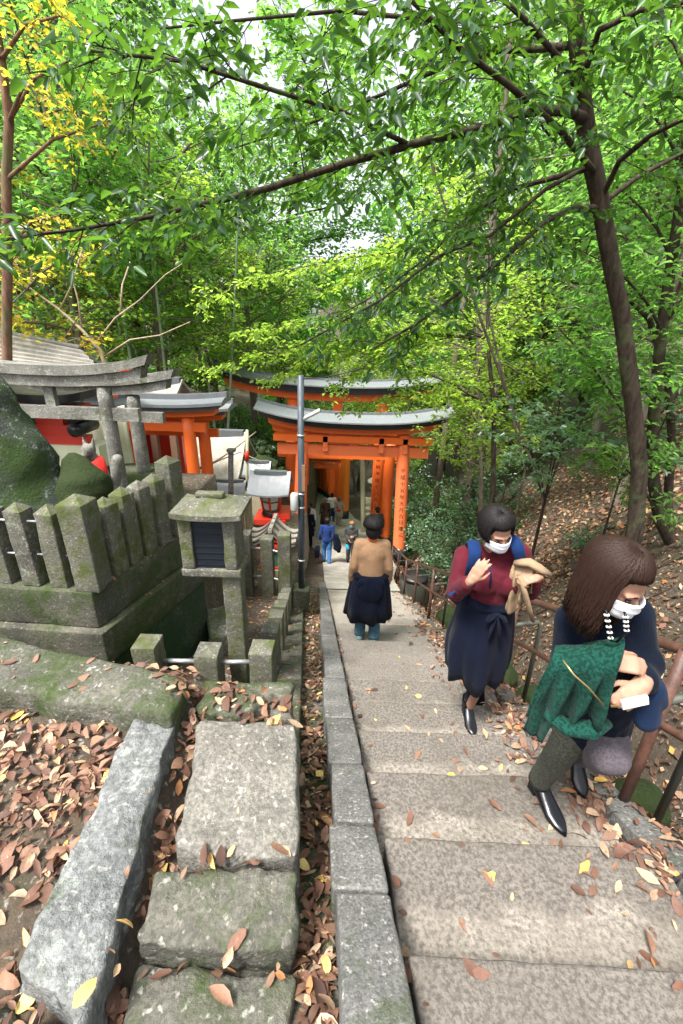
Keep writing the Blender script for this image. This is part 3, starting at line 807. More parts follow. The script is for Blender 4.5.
# small red-and-black offering stand with round black bosses
t = thing('offering_stand', 'small red and black lacquered shrine stand with round black beam ends', 'shrine', (-3.25, 4.85, -.2))
mb = MB(); sweep_beam(mb, -3.75, -2.85, 4.85, .86, .34, .09, .05, n=12, slant=.03); mb.build('top_board', M['black'], t)
mb = MB(); mb.box((-3.3, 4.85, .765), (.80, .22, .07)); mb.build('beam', M['red'], t)
for z_, w_ in ((.69, .13), (.54, .14)):
    for x_ in (-2.97, -3.62):
        mb = MB(); mb.tube([(x_, 4.66, z_), (x_, 5.05, z_)], .075, 20); mb.build('round_beam', M['black'], t)
mb = MB(); mb.box((-3.3, 4.86, .57), (.30, .16, .30)); mb.box((-3.3, 4.84, .50), (.52, .14, .14)); mb.box((-3.3, 4.83, .40), (.78, .13, .10)); mb.build('bracket', M['red'], t)
mb = MB(); mb.box((-3.3, 4.88, .22), (1.05, .30, .26)); mb.build('white_panel', M['curtain'], t)
mb = MB(); mb.box((-3.3, 4.88, .05), (1.1, .34, .07)); mb.build('base_board', M['black'], t)
for x_ in (-3.75, -2.85):
    mb = MB(); mb.box((x_, 4.88, -.09), (.07, .26, .2)); mb.build('foot', M['red'], t)

# cream curtain hung behind the torii
def curtain(name, x0, x1, y, zt, zb, label, sag=.12, seed=0):
    mb = MB(); nx, nz = 40, 12; vs = []
    for j in range(nz+1):
        for i in range(nx+1):
            u, v = i/nx, j/nz
            z = zt-(zt-zb)*v - sag*math.sin(math.pi*u)*(1-v)
            vs.append((x0+(x1-x0)*u, y+.03*math.sin(u*26+seed)*(.4+v)+.01*math.sin(u*61), z))
    fs = [(j*(nx+1)+i, (j+1)*(nx+1)+i, (j+1)*(nx+1)+i+1, j*(nx+1)+i+1) for j in range(nz) for i in range(nx)]
    mb.add(vs, fs, True); o = mb.build(name, M['curtain'], label=label, cat='curtain'); recenter(o, ((x0+x1)/2, y, zb))
    s = o.modifiers.new('s', 'SOLIDIFY'); s.thickness = .006; return o
curtain('curtain', -4.4, -3.0, 5.9, .62, -.6, 'sagging cream curtain hanging behind the stone torii pillars')

# ------------------------------------------------------------------ orange torii gates of the left precinct
ORG = dict(pillar=M['vermilion'], nuki=M['vermilion'], lower=M['vermilion'], top=M['roofdark'], base=M['black'])
torii('orange_torii', 'orange torii gate with grey roof, nearer of the two left of the steps', (-3.2, 7.0, -2.1), 1.34, .105, 2.21, 2.38, .17, .07, ORG, lean=.01, depth=.42, half=1.2, nuki_h=.14, nuki_ext=.28, roof=M['roofmetal'], roof_t=.06, kd=.45)
torii('orange_torii', 'orange torii gate close behind the nearer orange one, seen through it', (-3.24, 7.7, -2.35), 1.42, .11, 2.22, 2.42, .17, .07, ORG, lean=.005, depth=.42, half=1.15, nuki_h=.14, nuki_ext=.26, roof=M['roofmetal'], roof_t=.06, kd=.45)

# ------------------------------------------------------------------ vertical lettering wrapped round a pillar
def lettering(parent, text, xb, xt, y, zb, zt, r, ang, z_top, size, pitch):
    """text written downwards on the cylinder face at angle ang (0 = towards -Y)"""
    obs = []; mb_v = []; mb_f = []
    for i, ch in enumerate(text):
        cu = bpy.data.curves.new('t', 'FONT'); cu.body = ch; cu.size = size; cu.align_x = 'CENTER'; cu.resolution_u = 2
        o = bpy.data.objects.new('t', cu); COL.objects.link(o)
        dg = bpy.context.evaluated_depsgraph_get(); me = bpy.data.meshes.new_from_object(o.evaluated_get(dg))
        zc = z_top-pitch*i; b = len(mb_v)
        for v in me.vertices:
            zz = zc+v.co.y-size*.35; u = (zz-zb)/(zt-zb); cx_ = xb+(xt-xb)*u; a = ang+v.co.x/r; rr = r*1.04*(1-.1*u)+.006
            mb_v.append((cx_+rr*math.sin(a), y-rr*math.cos(a), zz))
        for p in me.polygons: mb_f.append(tuple(b+k for k in p.vertices))
        bpy.data.objects.remove(o); bpy.data.meshes.remove(me); bpy.data.curves.remove(cu)
    mb = MB(); mb.add(mb_v, mb_f); return mb.build('inscription', M['ink'], parent)

# ------------------------------------------------------------------ the great gates over the path
BIG = dict(pillar=M['vermilion_pink'], nuki=M['vermilion_pink'], lower=M['vermilion'], top=M['black'], base=M['black'])
BIG2 = dict(pillar=M['vermilion'], nuki=M['vermilion'], lower=M['vermilion'], top=M['black'], base=M['black'])
t, P = torii('great_torii', 'large vermilion torii with grey roof spanning the path, nearest of the great gates', (.32, 14.5, -6.35), 3.86, .235, 4.20, 4.80, .42, .36, BIG, lean=.045, depth=.8, half=3.05, nuki_h=.36, nuki_ext=.85, roof=M['roofmetal'], roof_t=.16, kd=1.1, base_h=.55, zl=.0)
mb = MB(); mb.box((.32, 14.42, -6.35+4.62), (5.4, .34, .22)); mb.build('upper_beam', M['vermilion'], t)
for x_ in (-1.75, -.95, .95, 1.75):
    mb = MB(); mb.box((.32+x_, 14.40, -6.35+4.45), (.16, .30, .5)); mb.build('bracket', M['vermilion_pink'], t)
lettering(P[1][0], '平成十五年五月吉日建之', P[1][1], P[1][2], 14.5, P[1][3], -6.35+4.8, .235, -.05, -2.75, .19, .245)
lettering(P[0][0], '平成十五年五月吉日建之', P[0][1], P[0][2], 14.5, P[0][3], -6.35+4.8, .235, .5, -2.75, .19, .245)
BIG3 = dict(BIG2); BIG3['nuki'] = M['orange']
gates = [
    (-.12, 16.3, -6.75, 3.95, .22, 4.15, 4.7, 'vermilion torii directly behind the nearest great gate, with inscribed pillars'),
    (.10, 20.0, -7.75, 3.75, .25, 4.1, 4.65, 'vermilion torii before the white lantern path, third great gate down the path'),
]
t, P = torii('great_torii', gates[0][7], gates[0][:3], gates[0][3], gates[0][4], gates[0][5]-.2, gates[0][6]-.1, .45, .3, BIG2, lean=.012, depth=.7, half=2.75, nuki_h=.3, nuki_ext=.5, roof=None, base_h=.5, seed=1)
lettering(P[1][0], '平成二十年一月吉日建之', P[1][1], P[1][2], 16.3, P[1][3], -6.75+4.6, .20, -.15, -2.95, .17, .26)
t, P = torii('great_torii', 'very tall vermilion torii whose pale curved lintel rises above the nearest gate', (-.3, 17.7, -7.1), 3.75, .27, 5.2, 6.15, .55, .6, BIG2, lean=.012, depth=.9, half=4.75, nuki_h=.34, nuki_ext=.6, roof=M['roofmetal'], roof_t=.14, kd=1.2, base_h=.55)
lettering(P[1][0], '奉納平成十六年吉日建之', P[1][1], P[1][2], 17.7, P[1][3], -7.1+6, .27, -.25, -3.3, .2, .3)
t, P = torii('great_torii', gates[1][7], gates[1][:3], gates[1][3]+.4, gates[1][4], 4.0, 4.5, .4, .3, BIG3, lean=.03, depth=.7, half=2.7, nuki_h=.3, nuki_ext=.4, base_h=.5)
lettering(P[1][0], '奉納平成十八年吉日建之', P[1][1], P[1][2], 20, P[1][3], -7.75+4.5, .25, -.3, -4.1, .19, .3)

# the gate tunnel beyond, bending left down the hill
GT = 'torii gates of the tunnel down the hill'
ordn2 = ['first', 'second', 'third', 'fourth', 'fifth', 'sixth', 'seventh', 'eighth', 'ninth', 'tenth', 'eleventh', 'twelfth', 'thirteenth', 'fourteenth', 'fifteenth', 'sixteenth', 'seventeenth', 'eighteenth', 'nineteenth', 'twentieth', 'twenty-first', 'twenty-second']
OR2 = dict(pillar=M['orange'], nuki=M['orange'], lower=M['orange'], top=M['black'], base=M['black'])
src = None
ytun = 23.6
for i in range(14):
    y = ytun; xr_ = .22-.085*(y-23.6)-.0035*(y-23.6)**2; z = zs(y)+.02
    big = i < 2; mats = OR2 if i < 2 else BIG2
    r_ = .20 if big else .17; span_ = 2.45
    if big or i == 2:
        t, P = torii('tunnel_torii', '', (xr_-span_/2, y, z), span_, r_, 3.75 if big else 3.1, 4.05 if big else 3.4, .3, .12, mats, group=GT, lean=.0, depth=.5, half=1.75, nuki_h=.26, nuki_ext=.32, base_h=.55, n=14)
        src = t
    else:
        t = copy_tree(src); t.location = (xr_-span_/2, y, z)
    t['label'] = f'{ordn2[i]} gate of the vermilion tunnel beyond the great gates' + (', painted bright orange' if big else '')
    ytun += 1.9 if i < 1 else (1.9 if i < 3 else 1.9)

# ------------------------------------------------------------------ lamp pole
t = thing('street_pole', 'dark blue grey steel pole with a pale box, standing on the ledge', 'pole', (-.64, 6.3, -2.75))
mb = MB(); mb.tube([(-.64, 6.3, -2.9), (-.64, 6.3, -.8), (-.64, 6.3, 1.05)], [.056, .052, .046], 16); mb.build('pole_shaft', M['polepaint'], t)
mb = MB(); mb.box((-.64, 6.3, -2.62), (.26, .26, .36)); mb.build('foot_block', M['slabdark'], t)
mb = MB(); mb.tube([(-.74, 6.22, -.99), (-.74, 6.22, -.96), (-.74, 6.22, -.72), (-.74, 6.22, -.69)], [.045, .062, .062, .045], 16); b_ = mb.build('meter_box', M['greybox'], t)
mb = MB(); mb.box((-.60, 6.235, -.45), (.05, .03, .42)); mb.build('plank', M['wood'], t)
for z_ in (-.72, -.95, .2, -1.9):
    mb = MB(); mb.tube([(-.64, 6.3, z_-.012), (-.64, 6.3, z_+.012)], .060, 16); mb.build('clamp', M['steel'], t)
mb = MB(); mb.tube([(-.64, 6.3, .42), (-.36, 6.28, .58)], .03, 8); mb.build('arm', M['greybox'], t)
mb = MB(); mb.tube([(-.64, 6.3, 1.0), (-.3, 6.1, 1.05), (.25, 5.8, 1.22)], .008, 5); mb.build('wire', M['black'], t)

# ------------------------------------------------------------------ small shrine lantern with grey roof
lx, ly = -1.27, 7.2
t = thing('shrine_lantern', 'small red and green shrine lantern with a grey metal roof behind the stone posts', 'lantern', (lx, ly, -2.9))
mb = MB(); mb.tube([(lx, ly, -2.95), (lx, ly, -2.05)], .12, 10); mb.build('stem', M['tanpost'], t)
mb = MB(); mb.box((lx, ly, -1.94), (.56, .5, .10)); mb.box((lx+.2, ly, -1.83), (.30, .44, .09)); mb.build('tray', M['red'], t)
mb = MB(); mb.tube([(lx, ly, -1.85), (lx, ly, -1.78)], [.2, .17], 6); mb.build('base_ring', M['black'], t)
rings = []
mb = MB(); mb.tube([(lx, ly, -1.78), (lx, ly, -1.42)], [.145, .2], 6, smooth=False); bd = mb.build('light_box', M['glass'], t)
mb = MB()
for k in range(6):
    a = 2*math.pi*k/6+.0
    u0 = Vector((0, 0, 1)).cross(Vector((0, 0, 1)))
tt = Vector((0, 0, 1)); ua = tt.cross(Vector((1, 0, 0))).normalized(); va = tt.cross(ua)
for k in range(6):
    a = 2*math.pi*k/6; d = ua*math.cos(a)+va*math.sin(a); d2 = ua*math.cos(a+math.pi/3)+va*math.sin(a+math.pi/3)
    c = Vector((lx, ly, 0))
    mb.tube([c+d*.152+Vector((0, 0, -1.78)), c+d*.206+Vector((0, 0, -1.42))], .022, 6)
mb.build('corner_posts', M['red'], bd)
mb = MB()
for k in range(6):
    a = 2*math.pi*k/6; d = ua*math.cos(a)+va*math.sin(a); d2 = ua*math.cos(a+math.pi/3)+va*math.sin(a+math.pi/3); c = Vector((lx, ly, 0))
    for z_, q in ((-1.76, .155), (-1.44, .206), (-1.60, .18)): mb.tube([c+d*q+Vector((0, 0, z_)), c+d2*q+Vector((0, 0, z_))], .014, 5)
mb.build('lattice', M['greenpaint'], bd)
def gable_roof(name, c, lx_, ly_, z0, zr, th, mat, parent=None, ridge=None, overhang_curve=.04, rot=0, ridge_along='x', **kw):
    """curved two-slope roof, ridge along x (or y); returns object"""
    mb = MB(); n = 8; prof = []
    for i in range(2*n+1):
        u = -1+i/n; h = (1-abs(u))
        prof.append((u, z0+(zr-z0)*(h**1.25)+overhang_curve*abs(u)**3*0))
    rings = []
    for s_, ex in ((-1, 1), (-.5, 1), (0, 1), (.5, 1), (1, 1)):
        ring = []
        for u, z in prof: ring.append((s_, u, z+th))
        for u, z in reversed(prof): ring.append((s_, u, z))
        rr = []
        for s2, u, z in ring:
            x_, y_ = (s2*lx_/2, u*ly_/2) if ridge_along == 'x' else (u*lx_/2, s2*ly_/2)
            lift = overhang_curve*abs(s2)**2
            X_, Y_ = x_*math.cos(rot)-y_*math.sin(rot), x_*math.sin(rot)+y_*math.cos(rot)
            rr.append(Vector((c[0]+X_, c[1]+Y_, z+lift)))
        rings.append(rr)
    mb.loft(rings, smooth=False)
    return mb.build(name, mat, parent, **kw)
rf = gable_roof('roof', (lx, ly), .72, .75, -1.42, -1.12, .03, M['roofmetal'], t)
mb = MB(); mb.box((lx, ly, -1.085), (.56, .10, .07)); mb.build('ridge', M['roofdark'], rf)
mb = MB(); mb.box((lx+.30, ly, -1.33), (.03, .42, .12)); mb.build('gable_board', M['red'], rf)

t.location.z += .40
# little red shrine with a curved tiled gable in front of it
sx, sy = -1.14, 6.55
t = thing('small_shrine', 'tiny red shrine with curved shingled gable roof just behind the tall stone posts', 'shrine', (sx, sy, -2.8))
mb = MB(); rings = []
for yy in (sy-.30, sy, sy+.30):
    ring = []
    for i in range(17):
        u = -1+i/8; h = 1-abs(u); z = -1.90+.30*(h**1.9)+.05*abs(u)**4
        ring.append(Vector((sx+u*.40, yy, z+.045)))
    for i in range(16, -1, -1):
        u = -1+i/8; h = 1-abs(u); z = -1.90+.30*(h**1.9)+.05*abs(u)**4
        ring.append(Vector((sx+u*.39, yy, z)))
    rings.append(ring)
mb.loft(rings, smooth=False); rf = mb.build('roof', M['roofwood'], t)
mb = MB()
for s in (-1, 1):
    for q in range(3):
        pts = []
        for i in range(9):
            u = s*(i/8); h = 1-abs(u); z = -1.90+.30*(h**1.9)+.05*abs(u)**4+.055+.0*q
            pts.append((sx+u*.40, sy-.29+.2*q, z))
        mb.tube(pts, .022, 6)
mb.build('roof_battens', M['darkwood'], rf)
mb = MB(); mb.box((sx, sy, -1.58), (.06, .66, .07)); mb.build('ridge', M['roofwood'], rf)
mb = MB(); mb.box((sx, sy-.24, -1.90), (.46, .03, .06)); mb.box((sx, sy-.235, -1.80), (.24, .03, .05)); mb.build('gable_beam', M['red'], t)
mb = MB(); mb.box((sx, sy, -2.14), (.36, .36, .42)); mb.build('body', M['greenpaint'], t)
mb = MB()
for a_ in (-1, 1): mb.box((sx+.19*a_, sy-.19, -2.14), (.035, .035, .44))
mb.box((sx, sy-.19, -2.34), (.46, .05, .05)); mb.build('corner_posts', M['red'], t)
mb = MB(); mb.box((sx, sy, -2.6), (.5, .5, .5)); mb.build('stone_base', M['tanpost'], t)

t.location.z += .22
# ------------------------------------------------------------------ pole with red band, stone lanterns, low shrines behind
t = thing('thin_pole', 'thin pale green pole with a red band among the little shrines', 'pole', (-2.1, 9.0, -3.0))
mb = MB(); mb.tube([(-2.14, 9, -2.04), (-2.05, 9, -0.35)], .032, 8); mb.build('shaft', M['palepole'], t)
mb = MB(); mb.tube([(-2.08, 8.96, -1.02), (-2.07, 8.96, -0.79)], .046, 8); mb.build('red_band', M['red'], t)
t = thing('wooden_post', 'dark weathered wooden post before the little shrines', 'post', (-2.11, 7.6, -1.39))
mb = MB(); mb.tube([(-2.14, 7.6, -1.81), (-2.05, 7.6, -0.47)], .05, 8); mb.build('shaft', M['torii_stone'], t)
mb = MB(); mb.box((-2.04, 7.6, -0.42), (.14, .14, .05)); mb.build('cap', M['torii_stone'], t)

def mini_shrine(c, w_, label, roof):
    t = thing('low_shrine', label, 'shrine', (c[0], c[1], c[2]-.75))
    x, y, z = c
    mb = MB(); mb.box((x, y, z-.28), (w_*.62, w_*.5, .36)); mb.build('body', M['darkwood'], t)
    mb = MB()
    for a_ in (-1, 1): mb.box((x+a_*w_*.33, y-w_*.27, z-.28), (.05, .05, .38))
    mb.build('corner_posts', M['red'], t)
    mb = MB(); block(mb, rect(x-w_*.45, x+w_*.45, y-w_*.4, y+w_*.4), z-.46, z-1.3, r=.02, seg=.12, amp=.01); mb.build('stone_base', M['tanpost'], t)
    rf = gable_roof('roof', (x, y), w_, w_*.95, z-.1, z+.16, .03, roof, t)
    mb = MB(); mb.box((x, y, z+.21), (w_*.85, .08, .06)); mb.build('ridge', M['roofdark'], rf)
    return t
mini_shrine((-2.41, 8.6, -1.56), .75, 'low shrine with flat grey metal roof beside the dark wooden post', M['roofmetal'])
mini_shrine((-1.98, 9.6, -1.42), .62, 'low shrine with pale blue grey roof directly behind the shrine lantern', M['roofmetal'])
mini_shrine((-2.86, 11, -1.88), .8, 'low shrine with pale shingled roof furthest back beside the thin pole', M['rooftan'])

def stone_lantern(c, h, label, mat, s=1.0):
    x, y, z = c; t = thing('stone_lantern', label, 'lantern', c)
    mb = MB(); mb.tube([(x, y, z), (x, y, z+.10*h)], [.30*s, .26*s], 6, smooth=False); mb.build('base', mat, t)
    mb = MB(); mb.tube([(x, y, z+.1*h), (x, y, z+.3*h), (x, y, z+.52*h)], [.13*s, .11*s, .13*s], 12); mb.build('shaft', mat, t)
    mb = MB(); mb.tube([(x, y, z+.52*h), (x, y, z+.60*h)], [.15*s, .27*s], 6, smooth=False); mb.build('platform', mat, t)
    mb = MB(); mb.tube([(x, y, z+.60*h), (x, y, z+.76*h)], [.17*s, .18*s], 6, smooth=False); fb = mb.build('fire_box', mat, t)
    mb = MB(); mb.box((x, y-.155*s, z+.68*h), (.13*s, .03, .11*h)); mb.build('opening', M['black'], fb)
    mb = MB(); mb.tube([(x, y, z+.76*h), (x, y, z+.79*h), (x, y, z+.85*h), (x, y, z+.90*h)], [.38*s, .37*s, .2*s, .08*s], 6, smooth=False); mb.build('roof', mat, t)
    mb = MB(); mb.ell((x, y, z+.94*h), (.08*s, .08*s, .06*h)); mb.build('finial', mat, t)
    return t
stone_lantern((1.95, 25.0, -8.5), 2.2, 'pale mossy stone lantern seen through the great gates', M['palestone'], 1.25)
stone_lantern((-1.98, 10.2, -2.96), 1.95, 'round topped mossy stone lantern behind the little shrines', M['mossrock'], 1.1)
mb = MB()
for i in range(4): block(mb, rect(1.3+.03*i, 2.5, 23.2+.5*i, 23.75+.5*i+.6), -8.75+.2*i+.0, -9.6, r=.03, seg=.15, amp=.015, seed=i+200)
mb.build('side_steps', M['palestone'], kind='structure')
mb = MB(); mb.tube([(1.23, 19.3, -9.12), (1.01, 19.3, -5.84), (0.83, 19.3, -3.15)], .12, 12)
o = mb.build('pale_post', M['palepole'], label='pale yellow green post standing right of the tunnel entrance', cat='post'); recenter(o, (1.1, 19.3, -7.6))

# tan stone fences of the precinct
def post_row(pts, n, w_, h, grp, labf, mat, rail=True):
    for i in range(n):
        u = i/(n-1); p = Vector(pts[0]).lerp(Vector(pts[1]), u)
        fence_post('precinct_post', (p.x, p.y), w_, h, p.z, labf(i), 'fence post', grp, mat, cap=.03, seed=300+i)
ord3 = ['leftmost', 'second', 'third', 'fourth', 'fifth', 'sixth', 'seventh', 'eighth', 'ninth', 'tenth', 'last']
post_row(((-3.27, 7.2, -1.98), (-1.96, 6.9, -1.99)), 9, .15, .95, 'tan stone posts below the orange gates', lambda i: f'{ord3[i]} tan stone post in the row behind the dark screen box', M['tanpost'])
post_row(((-1.75, 6.4, -1.78), (-2.01, 8.6, -2.44)), 7, .12, .85, 'pale posts beside the shrine lantern', lambda i: f'{ord3[i]} pale post counted from the stone box towards the shrine lantern', M['tanpost'])
mb = MB(); a, b = Vector((-3.14, 9.2, -1.86)), Vector((-2.56, 11.6, -2))
for z_ in (0, -.42): mb.box((a+b)/2+Vector((0, 0, z_)), ((b-a).length, .14, .12), Matrix.Rotation(math.atan2(b.y-a.y, b.x-a.x), 3, 'Z') @ Matrix.Rotation(-math.atan2(b.z-a.z, (b-a).xy.length), 3, 'Y'))
t = thing('balustrade', 'pale stone balustrade behind the orange gates', 'balustrade', (a.x, a.y, a.z-.9))
mb.build('rail', M['palestone'], t)
for i in range(9):
    p = a.lerp(b, (i+.3)/9); mb = MB(); mb.box((p.x, p.y, p.z-.42), (.12, .12, .8)); mb.build('baluster', M['palestone'], t)

# ------------------------------------------------------------------ shrine buildings at left
def building(name, label, c, lx_, ly_, zb, ze, zr, roofmat, wall, rot=0, open_front=True):
    t = thing(name, label, 'shrine building', (c[0], c[1], zb))
    mb = MB(); mb.box((c[0], c[1]+ly_*.18, (zb+ze)/2), (lx_*.8, ly_*.4, ze-zb), Matrix.Rotation(rot, 3, 'Z')); mb.build('wall', wall, t)
    rm = Matrix.Rotation(rot, 3, 'Z')
    for sx_ in (-.40, -.13, .13, .40):
        p = rm @ Vector((sx_*lx_, -ly_*.33, 0)); mb = MB(); mb.box((c[0]+p.x, c[1]+p.y, (zb+ze)/2), (.13, .13, ze-zb)); mb.build('column', M['wood'], t)
    p = rm @ Vector((0, -ly_*.33, 0))
    mb = MB(); mb.box((c[0]+p.x, c[1]+p.y, ze-.12), (lx_*.9, .10, .16), rm); mb.box((c[0]+p.x, c[1]+p.y, zb+.62), (lx_*.9, .06, .08), rm); mb.build('front_beam', M['wood'], t)
    rf = gable_roof('roof', c, lx_, ly_, ze, zr, .07, roofmat, t, overhang_curve=.10, rot=rot)
    mb = MB(); q = rm @ Vector((0, 0, 0)); mb.box((c[0], c[1], zr+.12), (lx_*.95, .22, .18), rm); mb.build('ridge', M['roofdark'], rf)
    return t, rf
# main hall roof rising behind the stone torii: a boarded slope
t = thing('shrine_hall', 'shrine hall with a large pale boarded roof at the far left', 'shrine building', (-6.4, 8.2, -2.2))
A_, B_, C_, D_ = Vector((-9.5, 7.9, 2.05)), Vector((-4.63, 7.9, 1.19)), Vector((-3.12, 6.5, 0.94)), Vector((-8.0, 6.0, .95))
mb = MB(); nb = 11
for i in range(nb):
    u0, u1 = i/nb, (i+1)/nb
    def P_(a, u, lift): 
        sag = -.16*math.sin(math.pi*u); v = (A_.lerp(D_, u) if a == 0 else B_.lerp(C_, u)); return v+Vector((0, 0, sag+lift))
    a0, b0, a1, b1 = P_(0, u0, .012), P_(1, u0, .012), P_(0, u1+.03/nb, .055), P_(1, u1+.03/nb, .055)
    mb.add([a0, b0, b1, a1, a0-Vector((0, 0, .06)), b0-Vector((0, 0, .06)), b1-Vector((0, 0, .06)), a1-Vector((0, 0, .06))],
           [(0, 3, 2, 1), (4, 5, 6, 7), (0, 1, 5, 4), (1, 2, 6, 5), (2, 3, 7, 6), (3, 0, 4, 7)])
rf = mb.build('roof', M['roofwood'], t)
mb = MB(); mb.tube([A_+Vector((0, 0, .03)), A_.lerp(B_, .5)+Vector((0, 0, .0)), B_+Vector((0, 0, .03))], .05, 6); mb.build('ridge', M['roofwood'], rf)
A2, B2, C2, D2 = A_, B_, B_+Vector((.5, 2.0, -1.1)), A_+Vector((0, 2.0, -1.1))
mb = MB(); mb.add([A2, B2, C2, D2, A2-Vector((0, 0, .06)), B2-Vector((0, 0, .06)), C2-Vector((0, 0, .06)), D2-Vector((0, 0, .06))], [(0, 1, 2, 3), (7, 6, 5, 4), (1, 5, 6, 2), (0, 4, 5, 1), (2, 6, 7, 3)]); mb.build('back_roof', M['roofwood'], t)
mb = MB(); mb.box((-6.6, 8.3, -.75), (4.2, 2.2, 3.0)); mb.build('wall', M['red'], t)
mb = MB(); mb.box((-6.2, 7.0, .48), (5.2, .12, .22)); mb.build('eave_beam', M['vermilion'], t)
for x_ in (-8.2, -6.5, -4.6):
    mb = MB(); mb.box((x_, 7.05, -.8), (.18, .18, 2.5)); mb.build('column', M['vermilion'], t)
building('open_hall', 'open wooden hall with a broad pale roof seen through the orange gates', (-4.55, 11.6), 3.8, 2.6, -3.4, -2.08, -1.15, M['rooftan'], M['darkwood'])
building('side_hall', 'little red hall with a pale roof between stone torii and orange gate', (-4.2, 9.4, 0.14)[:2], 1.5, 1.4, -2.6, .05, .42, M['rooftan'], M['red'])
building('grey_roofed_hall', 'small dark hall at the right end of the open wooden hall', (-4.04, 13, -2.06)[:2], 1.3, 1.4, -3.7, -2.3, -1.85, M['rooftan'], M['darkwood'])
# red ritual rack in front of the hall
t = thing('offering_rack', 'small red rack leaning in front of the open hall', 'rack', (-3.86, 9.4, -2.16))
mb = MB(); mb.tube([(-3.96, 9.5, -1.46), (-3.67, 9.2, -2.07)], .04, 6); mb.tube([(-3.84, 9.5, -1.45), (-3.55, 9.2, -2.07)], .04, 6)
for q in range(4):
    a_, b_ = Vector((-3.96, 9.5, -1.46)).lerp(Vector((-3.67, 9.2, -2.07)), (q+.5)/4), Vector((-3.84, 9.5, -1.45)).lerp(Vector((-3.55, 9.2, -2.07)), (q+.5)/4)
    mb.tube([a_, b_], .025, 5)
mb.build('frame', M['red'], t)

# ------------------------------------------------------------------ railing on the right of the stairs
t = thing('handrail', 'rusty brown pipe handrail running down the right side of the stairs', 'handrail', (1.45, 1.4, -.4))
ys = [-.9, .35, 1.42, 2.90, 4.35, 5.75, 7.2, 8.7, 10.3, 11.9]
def rx(y): return 1.44 if y < 5 else 1.44+.03*(y-5)
def rz(y, h): return zs(y)+h
tops = [(rx(y), y, rz(y, .87)) for y in ys]; mids = [(rx(y), y, rz(y, .47)) for y in ys]
mb = MB(); mb.tube(tops, .024, 10); mb.build('top_rail', M['rust'], t)
mb = MB(); mb.tube(mids, .018, 10); mb.build('middle_rail', M['rust'], t)
for y in ys:
    mb = MB(); mb.tube([(rx(y), y, zs(y)-.25), (rx(y)-.01, y, rz(y, .87))], .024, 10); mb.build('post', M['rust'], t)
    mb = MB(); mb.tube([(rx(y)+.27, y+.05, zs(y)-.45), (rx(y)+.25, y+.05, zs(y)+.56), (rx(y)+.22, y+.05, zs(y)+.60), (rx(y), y, zs(y)+.60)], .019, 8); mb.build('brace', M['darkpipe'], t)
# dark bin-like drum by the gate
t = thing('water_drum', 'dark green drum standing behind the far end of the handrail', 'drum', (1.95, 9.6, -5.1))
mb = MB(); mb.tube([(1.95, 9.6, -5.1), (1.95, 9.6, -4.9), (1.95, 9.6, -4.2), (1.95, 9.6, -4.12)], [.28, .33, .36, .33], 18); mb.build('drum_body', M['darkpipe'], t)
mb = MB(); mb.tube([(1.95, 9.6, -4.16), (1.95, 9.6, -4.08)], [.37, .34], 18); mb.build('rim', M['black'], t)
# mossy stones in the ditch
for i, (x, y, s_) in enumerate([(1.98, 2.6, .20), (2.18, 2.95, .17), (2.05, 3.35, .23), (2.0, 4.1, .22), (2.25, 4.6, .25), (2.1, 5.4, .28), (2.2, 6.4, .3), (2.4, 7.5, .34), (1.92, 1.8, .16)]):
    z = ground(x, y)
    rock('ditch_rock', [(z-.1, x, s_), (z+s_*.4, x, s_*.95), (z+s_*.9, x, s_*.6), (z+s_*1.1, x, .03)], (x, y), M['mossrock'],
         ['mossy stone in the ditch just right of the near stairs, nearest but one', 'mossy stone second down the ditch beyond the handrail', 'broad mossy stone between the two women beyond the handrail', 'mossy stone fourth down the ditch', 'mossy stone fifth down the ditch', 'mossy stone sixth down the ditch', 'mossy stone seventh down the ditch', 'largest mossy stone at the far end of the ditch', 'smallest mossy stone nearest the camera in the ditch'][i], 20+i, nf=3.5, amp=.04, flat=.9, n=20)

# ------------------------------------------------------------------ vegetation
def mesh_np(name, V, F4, smooth=False):
    me = bpy.data.meshes.new(name); nv, nf = len(V), len(F4)
    me.vertices.add(nv); me.vertices.foreach_set('co', np.asarray(V, dtype=np.float32).ravel())
    me.loops.add(nf*4); me.loops.foreach_set('vertex_index', np.asarray(F4, dtype=np.int32).ravel())
    me.polygons.add(nf); me.polygons.foreach_set('loop_start', np.arange(0, nf*4, 4, dtype=np.int32))
    me.update(calc_edges=True)
    if smooth: me.polygons.foreach_set('use_smooth', np.ones(nf, dtype=bool))
    return me
def unit(a): return a/np.maximum(1e-9, np.linalg.norm(a, axis=1))[:, None]
def leaf_arrays(P, D, Nn, L, W, fold=.25, curl=.15, rng=None):
    """n leaves: base point P, direction D, normal Nn, length L, width W -> 6 verts, 2 quads each"""
    D = unit(D); S = unit(np.cross(D, Nn)); Nn = np.cross(S, D); L = L[:, None]; W = W[:, None]
    n = len(P)
    base = P; tip = P+D*L-Nn*L*curl
    l1 = P+D*L*.30+S*W*.5+Nn*W*fold; l2 = P+D*L*.68+S*W*.40+Nn*W*fold-Nn*L*curl*.45
    r1 = P+D*L*.30-S*W*.5+Nn*W*fold; r2 = P+D*L*.68-S*W*.40+Nn*W*fold-Nn*L*curl*.45
    V = np.stack([base, l1, l2, tip, r2, r1], 1).reshape(-1, 3)
    o = np.arange(n)[:, None]*6
    F = np.stack([o+np.array([[0, 3, 2, 1]]), o+np.array([[0, 5, 4, 3]])], 1).reshape(-1, 4)
    return V, F
